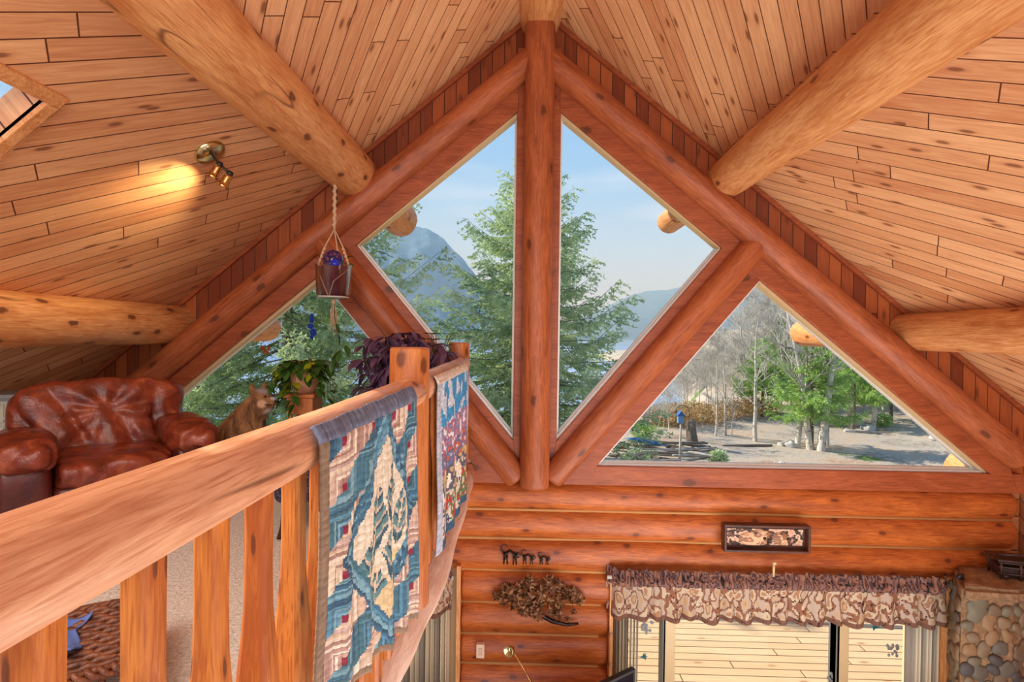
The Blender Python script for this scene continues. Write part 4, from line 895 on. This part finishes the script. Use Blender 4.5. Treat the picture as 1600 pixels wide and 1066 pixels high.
for v in bm.verts: v.co += Vector((1, 1, .6))*.022*mnoise.noise(v.co*5)
me = bpy.data.meshes.new('capping'); bmesh.ops.recalc_face_normals(bm, faces=bm.faces); bm.to_mesh(me); bm.free(); me.materials.append(m_mort); 
for p in me.polygons: p.use_smooth = True
o = bpy.data.objects.new('capping', me); COL.objects.link(o); o.parent = fire
rs = random.Random(12)
STC = [C(112, 92, 72), C(132, 108, 80), C(100, 92, 82), C(142, 110, 78), C(112, 104, 86), C(78, 72, 70), C(128, 108, 84)]
m = MB()
def stoneface(a, b):
    A = Vector((a[0], a[1], 0)); B = Vector((b[0], b[1], 0)); d = (B-A); L = d.length; d.normalize(); nrm_ = Vector((d.y, -d.x, 0)); z = .55; placed = []
    for _ in range(3000):
        r = rs.uniform(.05, .115); u = rs.uniform(r*.7, L-r*.7); zz = rs.uniform(.5, zt_-r*.6-.02)
        if all(math.hypot(u-pu, zz-pz) > (r+pr)*.84 for pu, pz, pr in placed): placed.append((u, zz, r))
    for (u, zz, r) in placed:
        c = A+d*u; el = rs.uniform(.8, 1.12); rot = rs.uniform(-.5, .5); col = rs.choice(STC); R3 = Matrix((d, nrm_, Vector((0, 0, 1)))).transposed()
        R3 = R3 @ Matrix.Rotation(rot, 3, 'Y'); k = len(m.v); m.ell((0, 0, 0), (r*el, .026, r/el), R3, 18, 10, col)
        for i in range(k, len(m.v)):
            p = Vector(m.v[i]); p *= 1+.55*mnoise.noise(p*14+Vector((u*9, zz*7, 0))); m.v[i] = tuple(p+fl(c.x, c.y, zz)+nrm_*.006)
for i in (0, 1, 2, 3): stoneface(FP[i], FP[i+1])
m.build('field_stones', m_st, fire, clean=False)
# things on the chimney top
ZC = -2.77+zt_+.105
wk = at(1578, 880, 4.86); wag = empty('wooden_model', (wk.x+.06, 4.88, ZC)); wag.rotation_euler = (0, 0, math.radians(-14)); tag(wag, 'dark rustic wooden slatted model on the stone chimney at the right edge', 'wooden model')
m_dk = logwood('dark_rustic', srgb(34, 22, 20), srgb(84, 58, 50), R=.02, axis='X', crack=False)
m = MB(); m.box((0, 0, .07), (.30, .16, .08)); m.build('body', m_dk, wag)
m = MB(); m.box((0, 0, .175), (.36, .22, .02)); bevel(m.build('top_board', m_dk, wag), .004)
m = MB()
for a in (-1, 1):
    for b in (-1, 0, 1): m.tube([(b*.15, a*.09, .0), (b*.15, a*.09, .18)], .010, 7)
    for q in (.05, .11, .15): m.tube([(-.17, a*.09, q), (.17, a*.09, q)], .008, 7)
m.build('rails', m_dk, wag)
m = MB(); m.tube([(-.14, -.02, .20), (.0, -.03, .215), (.12, 0, .20)], [.010, .016, .008], 8); m.build('top_stick', m_dk, wag)
for a in (-1, 1):
    m = MB(); m.tube([(a*.11, -.10, .02), (a*.11, .10, .02)], .02, 10); m.build('roller', m_dk, wag)
rk = at(1501, 878, 4.80); m = MB(); m.ell((0, 0, .022), (.035, .028, .030)); 
for i in range(len(m.v)): p = Vector(m.v[i]); m.v[i] = tuple(p*(1+.4*mnoise.noise(p*30)))
o = m.build('dark_pebble', m_black); o.location = (rk.x, rk.y, ZC); tag(o, 'small dark pebble on the stone capping, nearest the curtain', 'stone')
# ------------------------------------------------------------------ outdoors
def sstep(a, b, x): t = max(0, min(1, (x-a)/(b-a))); return t*t*(3-2*t)
def land(x, y):
    shore = 40+max(0, x-10)*2.6+2*math.sin(x*.3) if x > 6 else 26+max(0, x+6)*1.2
    z = -3.6-.012*max(0, y-12)
    z += 4.6*-sstep(shore-9, shore+3, y)
    z += max(0, x-20)*.10+max(0, y-30)*.02*sstep(18, 40, x)
    return z+.10*mnoise.noise(Vector((x*.35, y*.35, 0)))+.35*mnoise.noise(Vector((x*.07, y*.07, 3)))
nx, ny = 150, 130; vs = []; fs = []
for j in range(ny+1):
    y = 8.6+(230-8.6)*(j/ny)**2
    for i in range(nx+1):
        x = -60+230*(i/nx); vs.append((x, y, land(x, y)))
for j in range(ny):
    for i in range(nx): a = j*(nx+1)+i; fs.append((a, a+1, a+nx+2, a+nx+1))
ngd = N('ground'); o_ = ngd.obj(); g1 = ngd.noise(o_, .35, 5, .6); g2 = ngd.noise(o_, 5, 5, .7); g3 = ngd.noise(o_, 28, 3)
cg = ngd.ramp(ngd.mth('ADD', ngd.mth('MULTIPLY', g1, .6), ngd.mth('MULTIPLY', g2, .4)), [(.36, srgb(140, 122, 104)), (.48, srgb(190, 178, 162)), (.56, srgb(200, 174, 146)), (.66, srgb(172, 126, 92))])
cg = ngd.mix(ngd.step(g3, .55, .7), cg, srgb(120, 78, 52)); cg = ngd.mix(ngd.step(ngd.noise(o_, .22, 3), .60, .66), cg, srgb(108, 128, 60))
m_ground = ngd.bsdf(cg, .95, ngd.mth('ADD', g2, g3), .6, .08)
m = MB(); m.add(vs, fs, True); o = m.build('ground', m_ground, clean=False); struct(o)
# lake
nw = N('lake_water'); o_ = nw.obj(); wn_ = nw.noise(nw.vec(nw.mth('MULTIPLY', nw.xyz(o_)[0], .25), nw.xyz(o_)[1], 0.0), .8, 4, .6)
m_lake = nw.bsdf(nw.mix(nw.step(nw.noise(nw.vec(nw.mth('MULTIPLY', nw.xyz(o_)[0], .1), nw.xyz(o_)[1], 0.0), .05, 3), .45, .6), srgb(120, 150, 190), srgb(150, 176, 206)), .22, wn_, .25, .1)
m = MB(); m.add([(-2500, 18, -7.4), (3500, 18, -7.4), (3500, 4500, -7.4), (-2500, 4500, -7.4)], [(0, 1, 2, 3)], False); o = m.build('lake', m_lake, clean=False); o['kind'] = 'stuff'; tag(o, 'calm pale blue lake beyond the trees', 'lake')
# distant mountains
nm_ = N('hazed_forest'); o_ = nm_.obj(); f_ = nm_.noise(nm_.vec(nm_.xyz(o_)[0], nm_.xyz(o_)[1], nm_.mth('MULTIPLY', nm_.xyz(o_)[2], .35)), .030, 6, .65)
m_mtn = nm_.bsdf(nm_.ramp(f_, [(.35, srgb(50, 86, 110)), (.55, srgb(74, 112, 136)), (.7, srgb(104, 138, 160))]), .95, f_, .9, 12)  # blue of the distance haze mixed into the forest base colours
def mountain(name, prof, Y, depth, label):
    # prof: ridge line as photo positions at distance Y
    R = [at(x, y, Y) for x, y in prof]; vs = []; fs = []; nU, nV = 150, 30
    xs_ = [p.x for p in R]; zs_ = [p.z for p in R]
    for i in range(nU+1):
        x = xs_[0]+(xs_[-1]-xs_[0])*i/nU; k = max(q for q in range(len(xs_)) if xs_[q] <= x+1e-6); k = min(k, len(xs_)-2); t = (x-xs_[k])/(xs_[k+1]-xs_[k]); zt = zs_[k]*(1-t)+zs_[k+1]*t
        for j in range(nV+1):
            v = j/nV*2-1; h = (zt+9)*(1-abs(v)**1.5); n1 = mnoise.noise(Vector((x*.006, v*2.2, 1))); n2 = mnoise.noise(Vector((x*.03, v*8, 5)))
            vs.append((x+(x*v*depth/Y), Y+v*depth, -9+h*(1+.22*n1*abs(v)**.5+.08*n2*abs(v)**.5)+((zt+9)*.010*mnoise.noise(Vector((x*.12, v*14, 9))))))
    for i in range(nU):
        for j in range(nV): a = i*(nV+1)+j; fs.append((a, a+1, a+nV+2, a+nV+1))
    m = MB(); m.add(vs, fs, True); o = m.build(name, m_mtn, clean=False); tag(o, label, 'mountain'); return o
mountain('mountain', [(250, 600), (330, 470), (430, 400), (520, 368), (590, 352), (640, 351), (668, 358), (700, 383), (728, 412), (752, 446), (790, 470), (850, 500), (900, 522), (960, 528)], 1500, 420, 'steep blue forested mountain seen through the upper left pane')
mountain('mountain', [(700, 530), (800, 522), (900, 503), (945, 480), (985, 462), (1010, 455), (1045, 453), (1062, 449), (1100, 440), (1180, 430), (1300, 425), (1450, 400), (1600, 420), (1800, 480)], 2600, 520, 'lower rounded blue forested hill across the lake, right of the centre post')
nh = N('distance_haze'); vsx = nh.n('VolumeScatter'); vsx.inputs['Density'].default_value = .0008; vsx.inputs['Color'].default_value = (.42, .70, 1, 1); nh.t.links.new(vsx.outputs[0], nh.out.inputs['Volume']); m_haze = nh.m
m = MB(); m.box((400, 1480, 150), (6000, 2100, 316)); o = m.build('distance_haze', m_haze, clean=False); tag(o, 'thin blue haze over the lake and mountains', 'haze'); o['kind'] = 'stuff'
# foliage as numpy batches of slim needle blades
def blades(P, D, L, W, rng):
    n = len(P); r = rng.normal(size=(n, 3)); S = np.cross(D, r); S /= (np.linalg.norm(S, axis=1, keepdims=True)+1e-9); W = W[:, None]; L = L[:, None]
    V = np.empty((n, 4, 3)); V[:, 0] = P-S*W*.35; V[:, 1] = P+S*W*.35; V[:, 2] = P+D*L*.6+S*W*.6; V[:, 3] = P+D*L-S*W*.3
    return V.reshape(-1, 3)
def meshnp(name, V, mat, parent):
    n = len(V)//4; me = bpy.data.meshes.new(name); me.vertices.add(len(V)); me.vertices.foreach_set('co', V.astype(np.float32).ravel())
    me.loops.add(n*4); me.loops.foreach_set('vertex_index', np.arange(n*4, dtype=np.int32)); me.polygons.add(n); me.polygons.foreach_set('loop_start', np.arange(0, n*4, 4, dtype=np.int32)); me.polygons.foreach_set('loop_total', np.full(n, 4, dtype=np.int32))
    me.update(); me.validate(); me.materials.append(mat); o = bpy.data.objects.new(name, me); COL.objects.link(o)
    if parent: o.parent = parent
    return o
def needles(name, c1, c2):
    n = N(name); v = n.noise(n.obj(), 1.6, 3); col = n.ramp(v, [(.35, c1), (.65, c2)]); n.bsdf(col, .6)
    t = n.n('BsdfTranslucent'); n.set(t.inputs[0], n.mix(.5, col, (.55, .65, .25, 1))); x = n.n('MixShader'); x.inputs[0].default_value = .35
    n.t.links.new(n.b.outputs[0], x.inputs[1]); n.t.links.new(t.outputs[0], x.inputs[2]); n.t.links.new(x.outputs[0], n.out.inputs[0]); return n.m
m_fir = needles('fir_needles', srgb(132, 158, 122), srgb(214, 228, 172)); m_fir2 = needles('green_needles', srgb(110, 160, 84), srgb(186, 216, 112))
m_bark = logwood('bark', srgb(84, 74, 66), srgb(150, 140, 128), R=.15, crack=False, knot=srgb(60, 50, 44), rough=.9)
m_birch = logwood('pale_bark', srgb(150, 140, 128), srgb(226, 220, 208), R=.1, crack=False, knot=srgb(70, 60, 52), rough=.8)
def fir(name, x, y, zb, H, Rm, label, seed, mat=None, nb=150, z0=.12, group=None, tr=.2, bl=.1, dens=1.0):
    rng = np.random.default_rng(seed); r = empty(name, (x, y, zb)); tag(r, label, 'tree', group)
    m = MB(); m.tube([(0, 0, -.3), (.03, 0, H*.3), (-.03, 0, H*.6), (0, 0, H)], [tr*1.15, tr*.85, tr*.5, .02], 12); 
    VV = []
    for b in range(nb):
        t = z0+(1-z0)*((b+.5)/nb); zt = H*t; Lb = Rm*min(1.0, 1.6*(1-t)**.8)*rng.uniform(.62, 1.12)+.15; a = b*2.399+rng.uniform(-.5, .5)
        up0 = .45*(t-.35); dr = rng.uniform(.10, .26); h = np.array([math.cos(a), math.sin(a), 0]); s = np.array([-math.sin(a), math.cos(a), 0])
        def ax(q): return np.array([0, 0, zt])+h*Lb*q+np.array([0, 0, 1])*(Lb*(up0*q-dr*math.sin(q*PI*.75)+.16*q**3))+s*(.10*Lb*math.sin(q*3+b))
        m.tube([ax(0), ax(.35), ax(.7), ax(1)], [.024*tr/.2, .016*tr/.2, .010*tr/.2, .004], 5, cap=False)
        nt = max(8, int(Lb*13*dens))
        for k in range(nt):
            q = .09+.91*(k+rng.random())/nt; p = ax(q); sd = 1 if k % 2 else -1; tl = (.30+.5*(1-q))*min(1, Lb*.5)*rng.uniform(.6, 1.15)+.12
            d = h*.75+s*sd*rng.uniform(.45, 1.1)+np.array([0, 0, rng.uniform(-.42, .10)]); d /= np.linalg.norm(d)
            nn = max(8, int(tl*46*dens)); u = rng.random(nn); PP = p+d*(tl*u)[:, None]-np.array([0, 0, 1])*(.22*tl*u*u)[:, None]+rng.normal(size=(nn, 3))*.014
            DD = d*.8+rng.normal(size=(nn, 3))*.55; DD /= np.linalg.norm(DD, axis=1, keepdims=True)
            VV.append(blades(PP, DD, bl*rng.uniform(.7, 1.4, nn), bl*.40*rng.uniform(.7, 1.3, nn), rng))
    m.build('trunk', m_bark, r, clean=False); meshnp('foliage', np.concatenate(VV), mat or m_fir, r); return r
fir('fir_tree', .12, 17.5, -5.2, 12.9, 4.2, 'large fir tree standing right behind the centre window post', 11, nb=170, tr=.24)
fir('fir_tree', -7.6, 16.0, -5.0, 16.5, 5.4, 'tall fir tree filling the left window, its grey trunk showing', 12, nb=190, tr=.22)
fir('fir_tree', -13.6, 19.0, -5.5, 12.5, 4.4, 'fir tree behind the leather armchair, lowest in the left window', 13, nb=130)
# deciduous trees
def bare_mesh(seed, H, r0, lean=0.0, lev=5, spread=.55):
    rr = random.Random(seed); m = MB()
    def grow(p, d, L, r, l):
        n = 3 if l > 1 else 2; P = [p]; 
        for i in range(n):
            d = (d+Vector((rr.uniform(-.16, .16), rr.uniform(-.16, .16), rr.uniform(-.02, .12)))).normalized(); P.append(P[-1]+d*L/n)
        m.tube(P, [r*(1-.35*i/n) for i in range(n+1)], 6 if l > 3 else (4 if l > 1 else 3), cap=False)
        if l == 0: return
        for k in range(4 if l > 2 else 5):
            t = rr.uniform(.3, 1.0) if k else 1.0; i = min(n-1, int(t*n)); q = P[i].lerp(P[i+1], t*n-i)
            a = rr.uniform(0, 2*PI); dd = (d*(1-spread*.5)+Vector((math.cos(a), math.sin(a), rr.uniform(-.1, .5)))*spread).normalized(); grow(q, dd, L*rr.uniform(.5, .72), max(.006, r*rr.uniform(.38, .55)), l-1)
    P = [Vector((0, 0, -.2))]; d = Vector((lean, 0, 1)).normalized(); n = 7
    for i in range(n): d = (d+Vector((rr.uniform(-.07, .07), rr.uniform(-.07, .07), .05))).normalized(); P.append(P[-1]+d*H/n)
    m.tube(P, [r0*(1.2-.95*i/n) for i in range(n+1)], 9, cap=False)
    for k in range(20):
        t = rr.uniform(.28, .98); i = min(n-1, int(t*n)); q = P[i].lerp(P[i+1], t*n-i); a = rr.uniform(0, 2*PI)
        grow(q, Vector((math.cos(a), math.sin(a), rr.uniform(.3, 1.1))).normalized(), H*rr.uniform(.14, .26)*(1.25-t), r0*.33*(1.3-t), lev-3)
    return m
protos = [bare_mesh(40+i, H, r, ln, 5).build('bare_tree', m_birch, clean=False) for i, (H, r, ln) in enumerate(((9, .13, .05), (8, .10, -.12), (10, .15, .1), (7, .08, .2)))]
protos += [bare_mesh(60+i, H, r, ln, 6, .6).build('bare_tree', m_birch, clean=False) for i, (H, r, ln) in enumerate(((9, .055, .04), (8, .05, -.08), (10, .06, .08)))]
first = [True]*7
rb = random.Random(77)
def gz(px_, py_):      # ground point on the sight line of a photo position
    d = CR @ Vector(((px_-800)/FPX, (533-py_)/FPX, -1)); t = 5.0
    for _ in range(400):
        p = CAMP+d*(t/d.y)
        if p.z <= land(p.x, p.y): return p
        t += .25+t*.004
    return p
def bare(px_, py_, k, s, label, group=None, rz=None):
    if px_ < 1165: s *= .45+.20*max(0, px_-1080)/85
    p = gz(px_, py_); o = protos[k] if first[k] else protos[k].copy()
    if not first[k]: COL.objects.link(o)
    first[k] = False; o.location = (p.x, p.y, land(p.x, p.y)); o.rotation_euler = (0, 0, rb.uniform(0, 6) if rz is None else rz); o.scale = (s, s, s)
    tag(o, label, 'tree', group); return o
near = [(1011, 690, 0, .9, 'slim bare tree at the left corner of the lower right window'), (1046, 672, 3, 1.0, 'thin bare tree left of the blue bird feeder'), (1118, 683, 1, 1.0, 'twin-stemmed bare tree, left stem, in the middle of the clearing'),
        (1133, 681, 2, .8, 'twin-stemmed bare tree, right stem, in the middle of the clearing'), (1143, 684, 3, .55, 'short leaning sapling just right of the twin-stemmed tree'), (1180, 690, 0, .7, 'thin straight bare tree standing alone right of the twin-stemmed tree'),
        (1245, 700, 1, 1.15, 'leftmost pale trunk of the tight clump in the right window'), (1266, 704, 2, .85, 'slender leaning pale trunk in the middle of the clump'), (1282, 707, 2, 1.05, 'thickest pale trunk at the right of the clump'), (1294, 700, 3, .6, 'small crooked sapling right of the pale trunk clump'),
        (1328, 668, 0, .95, 'leaning pale trunk behind the driftwood rocks'), (1364, 672, 2, .8, 'stout grey trunk right of the rocks'), (1382, 660, 1, .8, 'dim grey trunk nearest the right rafter in the shade')]
for a in near: bare(*a)
for i in range(60):
    x = rb.uniform(1040, 1400); y = rb.uniform(600, 648) if x > 1150 else rb.uniform(634, 652)
    bare(x, y, 4+i % 3, rb.uniform(.9, 1.45), 'bare grey-branched tree in the thicket at the far side of the clearing', 'bare trees in the thicket')
for i in range(7):
    x = 965+i*12; bare(x, rb.uniform(668, 690), 4+i % 3, rb.uniform(.5, .8), 'small bare shrub tree behind the driftwood heap at the shore', 'shore saplings')
# young evergreens on the right
for (x, y, H, R_, lab, sd) in ((1268, 706, 5.6, 2.1, 'green young evergreen above the clump of pale trunks', 21), (1335, 676, 6.2, 2.4, 'green evergreen above the rocks, its boughs over the path', 22), (1190, 655, 5.2, 1.7, 'light green young evergreen left of the clump', 23), (1395, 662, 6.5, 2.6, 'yellow-green evergreen nearest the right rafter', 24), (1215, 640, 6.4, 1.9, 'slim green evergreen behind the clump in the thicket', 25), (1320, 640, 9.5, 2.6, 'tall dark evergreen rising behind the rocks', 26)):
    p = gz(x, y); fir('evergreen_tree', p.x+.3, p.y+.6, land(p.x, p.y), H, R_, lab, sd, m_fir2, nb=64, z0=.30, tr=.10, bl=.085, dens=1.15)
def shrub(x, y, r, H, lab, seed, mat, group=None, n=900):
    p = gz(x, y); rng = np.random.default_rng(seed); u = rng.normal(size=(n, 3)); u /= np.linalg.norm(u, axis=1, keepdims=True); P = u*rng.uniform(.4, 1, (n, 1))*np.array([r, r, H/2])+np.array([0, 0, H/2]); D = u*.6+rng.normal(size=(n, 3))*.6; D /= np.linalg.norm(D, axis=1, keepdims=True)
    o = meshnp('shrub', blades(P, D, rng.uniform(.08, .2, n), rng.uniform(.03, .07, n), rng), mat, None); o.location = (p.x, p.y, land(p.x, p.y)-.05); tag(o, lab, 'shrub', group)
m_brown = needles('dry_brush', srgb(150, 104, 66), srgb(206, 160, 110)); 
for i, (x, y) in enumerate(((1052, 660), (1085, 655), (1105, 662), (1130, 655), (1160, 650), (1190, 648), (1060, 668), (1030, 664))):
    shrub(x, y, 1.3, 1.2, 'dry brown brush along the shore behind the clearing', 60+i, m_brown, 'dry brush on the shore', 1500)
shrub(1122, 724, .35, .55, 'small round dark green shrub by the driftwood heap', 90, m_fir, None, 700)
shrub(1004, 690, .5, .9, 'yellow-green shrub behind the blue boat', 91, m_fir2, None, 700)
shrub(1380, 668, .5, .8, 'low leafy bush between the grey trunks and the path', 92, m_fir2, None, 600)
m_twig = needles('grey_twigs', srgb(150, 138, 118), srgb(198, 190, 158))
for i in range(22):
    shrub(1050+i*17, rb.uniform(598, 612), rb.uniform(3.0, 4.0), rb.uniform(4, 6) if i < 7 else rb.uniform(6, 9.5), 'tall grey-olive twig thicket behind the bare trees', 120+i, m_twig, 'twig thicket behind the clearing', 2600)
# driftwood
m_drift = logwood('driftwood', srgb(140, 128, 116), srgb(214, 206, 194), R=.08, crack=False, rough=.9, knot=srgb(90, 76, 66)); m_dkw = logwood('dark_driftwood', srgb(84, 72, 62), srgb(140, 124, 108), R=.08, crack=False, rough=.9)
dm = [log_mesh(1.0, .06, .045, seg=9, seed=s, wob=.012) for s in range(3)]; dmesh = []
for i, q in enumerate(dm):
    dmesh.append(q.build('driftwood_log', m_drift if i != 1 else m_dkw))
ddone = [False]*3
def drift(px_, py_, L, r, yaw, pitch, lab, group=None, up=0.0, k=None):
    k = rb.randrange(3) if k is None else k; p = gz(px_, py_); o = dmesh[k].copy() if ddone[k] else dmesh[k]
    if ddone[k]: COL.objects.link(o)
    ddone[k] = True; d = Vector((math.cos(yaw)*math.cos(pitch), math.sin(yaw)*math.cos(pitch), math.sin(pitch)))
    o.scale = (r/.06, r/.06, L); o.rotation_euler = zto(d).to_euler(); g_ = land(p.x, p.y); o.location = Vector((p.x, p.y, g_+r*.6+up))-d*L*.5*(1 if pitch < .2 else .0); tag(o, lab, 'driftwood', group)
for i in range(46):
    x = 945+150*rb.random()**.8; y = rb.uniform(700, 728); drift(x, y, rb.uniform(.8, 2.6), rb.uniform(.03, .08), rb.uniform(-.7, .7), rb.uniform(-.1, .15), 'weathered driftwood piece in the heap at the foot of the window', 'driftwood heap', rb.uniform(0, .5)*(1-abs(x-1050)/120 if x > 980 else .3))
drift(1168, 698, 2.6, .07, .15, 0, 'long thin driftwood log lying right of the stump'); drift(1228, 697, 1.0, .16, .5, .1, 'pale broken log end beside the clump of trunks', None, 0, 0)
drift(1318, 665, 2.6, .16, -.2, 0, 'pale bleached log lying among the rocks', None, 0, 0); drift(1345, 678, 1.8, .12, -.15, 0, 'bleached log in front of the leaning trunk', None, 0, 2); drift(1300, 668, 1.6, .14, .3, 0, 'short bleached log left of the rocks', None, 0, 0)
# stump, boat, feeder, rocks
p = gz(1082, 698); m = MB(); m.tube([(0, 0, -.1), (.0, 0, .12), (-.05, 0, .6), (-.10, 0, 1.15)], [.36, .27, .22, .21], 14, jit=lambda i, th: .18*mnoise.noise(Vector((math.cos(th)*2, math.sin(th)*2, i)))); o = m.build('tree_stump', m_dkw); o.location = (p.x, p.y, land(p.x, p.y)); tag(o, 'upright grey tree stump behind the driftwood heap', 'stump')
p = gz(1010, 708); boat = empty('blue_boat', (p.x, p.y, land(p.x, p.y)+.42)); boat.rotation_euler = (0, .18, .1); tag(boat, 'blue upturned boat lying beside the driftwood', 'boat')
m = MB(); P = [(-1.0+2.0*i/12, 0, .06*math.sin(PI*i/12)) for i in range(13)]; m.tube(P, [max(.02, .24*math.sin(PI*(i+.3)/12.6)) for i in range(13)], 14, flat=.55); m.build('hull', plain('blue_hull', srgb(40, 92, 150), .4), boat)
m = MB(); m.tube([(-.95, -.06, .02), (0, -.23, .0), (.95, -.06, .02)], .02, 6); m.build('gunwale', plain('light_blue', srgb(90, 170, 210), .4), boat)
for q in (-.6, .6):
    m = MB(); m.box((q, 0, -.30), (.06, .3, .34)); m.build('trestle', m_dkw, boat)
p = gz(1062, 726); fd = empty('bird_feeder', (p.x, p.y, land(p.x, p.y))); tag(fd, 'blue bird feeder on a grey pole with a curved hanger, above the driftwood', 'bird feeder')
hs = at(1060, 655, p.y).z-land(p.x, p.y)
m = MB(); m.tube([(0, 0, 0), (.02, 0, hs-.15)], [.05, .04], 8); m.build('pole', m_drift, fd)
m = MB(); m.box((0, 0, hs), (.22, .2, .3)); bevel(m.build('house', plain('feeder_blue', srgb(110, 150, 196), .5), fd), .01)
m = MB(); m.prism([(-.17, .14), (.17, .14), (0, .34)], -.14, .14, Matrix.Translation((0, 0, hs))); m.build('roof', plain('feeder_roof', srgb(60, 100, 160), .5), fd)
m = MB(); m.tube([(-.18, 0, hs-.1)]+[(.08+.26*math.cos(PI-PI*i/10), 0, hs+.3+.26*math.sin(PI*i/10)) for i in range(11)]+[(.34, 0, hs-.4)], .012, 6); m.build('hanger', m_black, fd)
m_rock = plain('grey_rock', srgb(190, 186, 180), .9)
def rock(px_, py_, r, lab, seed, group=None):
    p = gz(px_, py_); m = MB(); m.ell((0, 0, r*.3), (r, r*.8, r*.6), seg=18, rings=12)
    for i in range(len(m.v)): q = Vector(m.v[i]); m.v[i] = tuple(q*(1+.35*mnoise.noise(q*1.6/r+Vector((seed, 0, 0)))))
    o = m.build('rock', m_rock); o.location = (p.x, p.y, land(p.x, p.y)); tag(o, lab, 'rock', group)
rock(1236, 700, .30, 'white boulder left of the clump of pale trunks', 1); rock(1342, 668, .35, 'grey rock at the foot of the leaning trunk', 2); rock(1357, 674, .38, 'larger grey rock beside the stout trunk', 3)
rock(1463, 690, .34, 'pale rock pile stone partly behind the sunlit log end', 4); rock(1478, 683, .28, 'upper pale stone behind the sunlit log end', 5); rock(1222, 726, .14, 'small tan stone at the bottom of the right window', 6); rock(1188, 640, .3, 'half-buried stone at the back of the clearing', 7)
fl_ = at(960, 556, 420); m = MB(); m.box((0, 0, 0), (34, 6, 1.2)); o = m.build('log_boom', m_dkw); fl_ = atz(985, 557, -7.2); o.location = (fl_.x, fl_.y, -7.1); o.scale = (fl_.y/420*.6, 1, .8); tag(o, 'thin dark log boom floating on the lake', 'log boom')
# ------------------------------------------------------------------ deck outside the lower windows
m_deck = planks('deck_boards', srgb(206, 172, 126), srgb(236, 208, 164), 0, .145, 3.2, gap=.006, groove=srgb(110, 78, 48), knot=srgb(170, 120, 76), kd=.8, tone=.3)
m = MB(); m.box((1.0, 6.98, -2.95), (13, 3.0, .1)); struct(m.build('floor', m_deck))
m_post = logwood('deck_rail_wood', srgb(170, 110, 66), srgb(214, 160, 110), R=.06, axis='X')
dr = empty('deck_railing', (0, 8.2, -2.9)); tag(dr, 'log hand rail along the deck edge, below the sight line and casting a thin shadow', 'railing')
m = MB(); m.tube([(-5.4, .05, .98), (1.5, .0, 1.0), (7.4, -.22, 1.0)], .05, 12); m.build('top_rail', m_post, dr)
for i in range(5):
    m = MB(); xx = -5.2+i*3.1; m.tube([(xx, 0, 0), (xx, 0, .98)], .05, 10); m.build('post', m_post, dr)
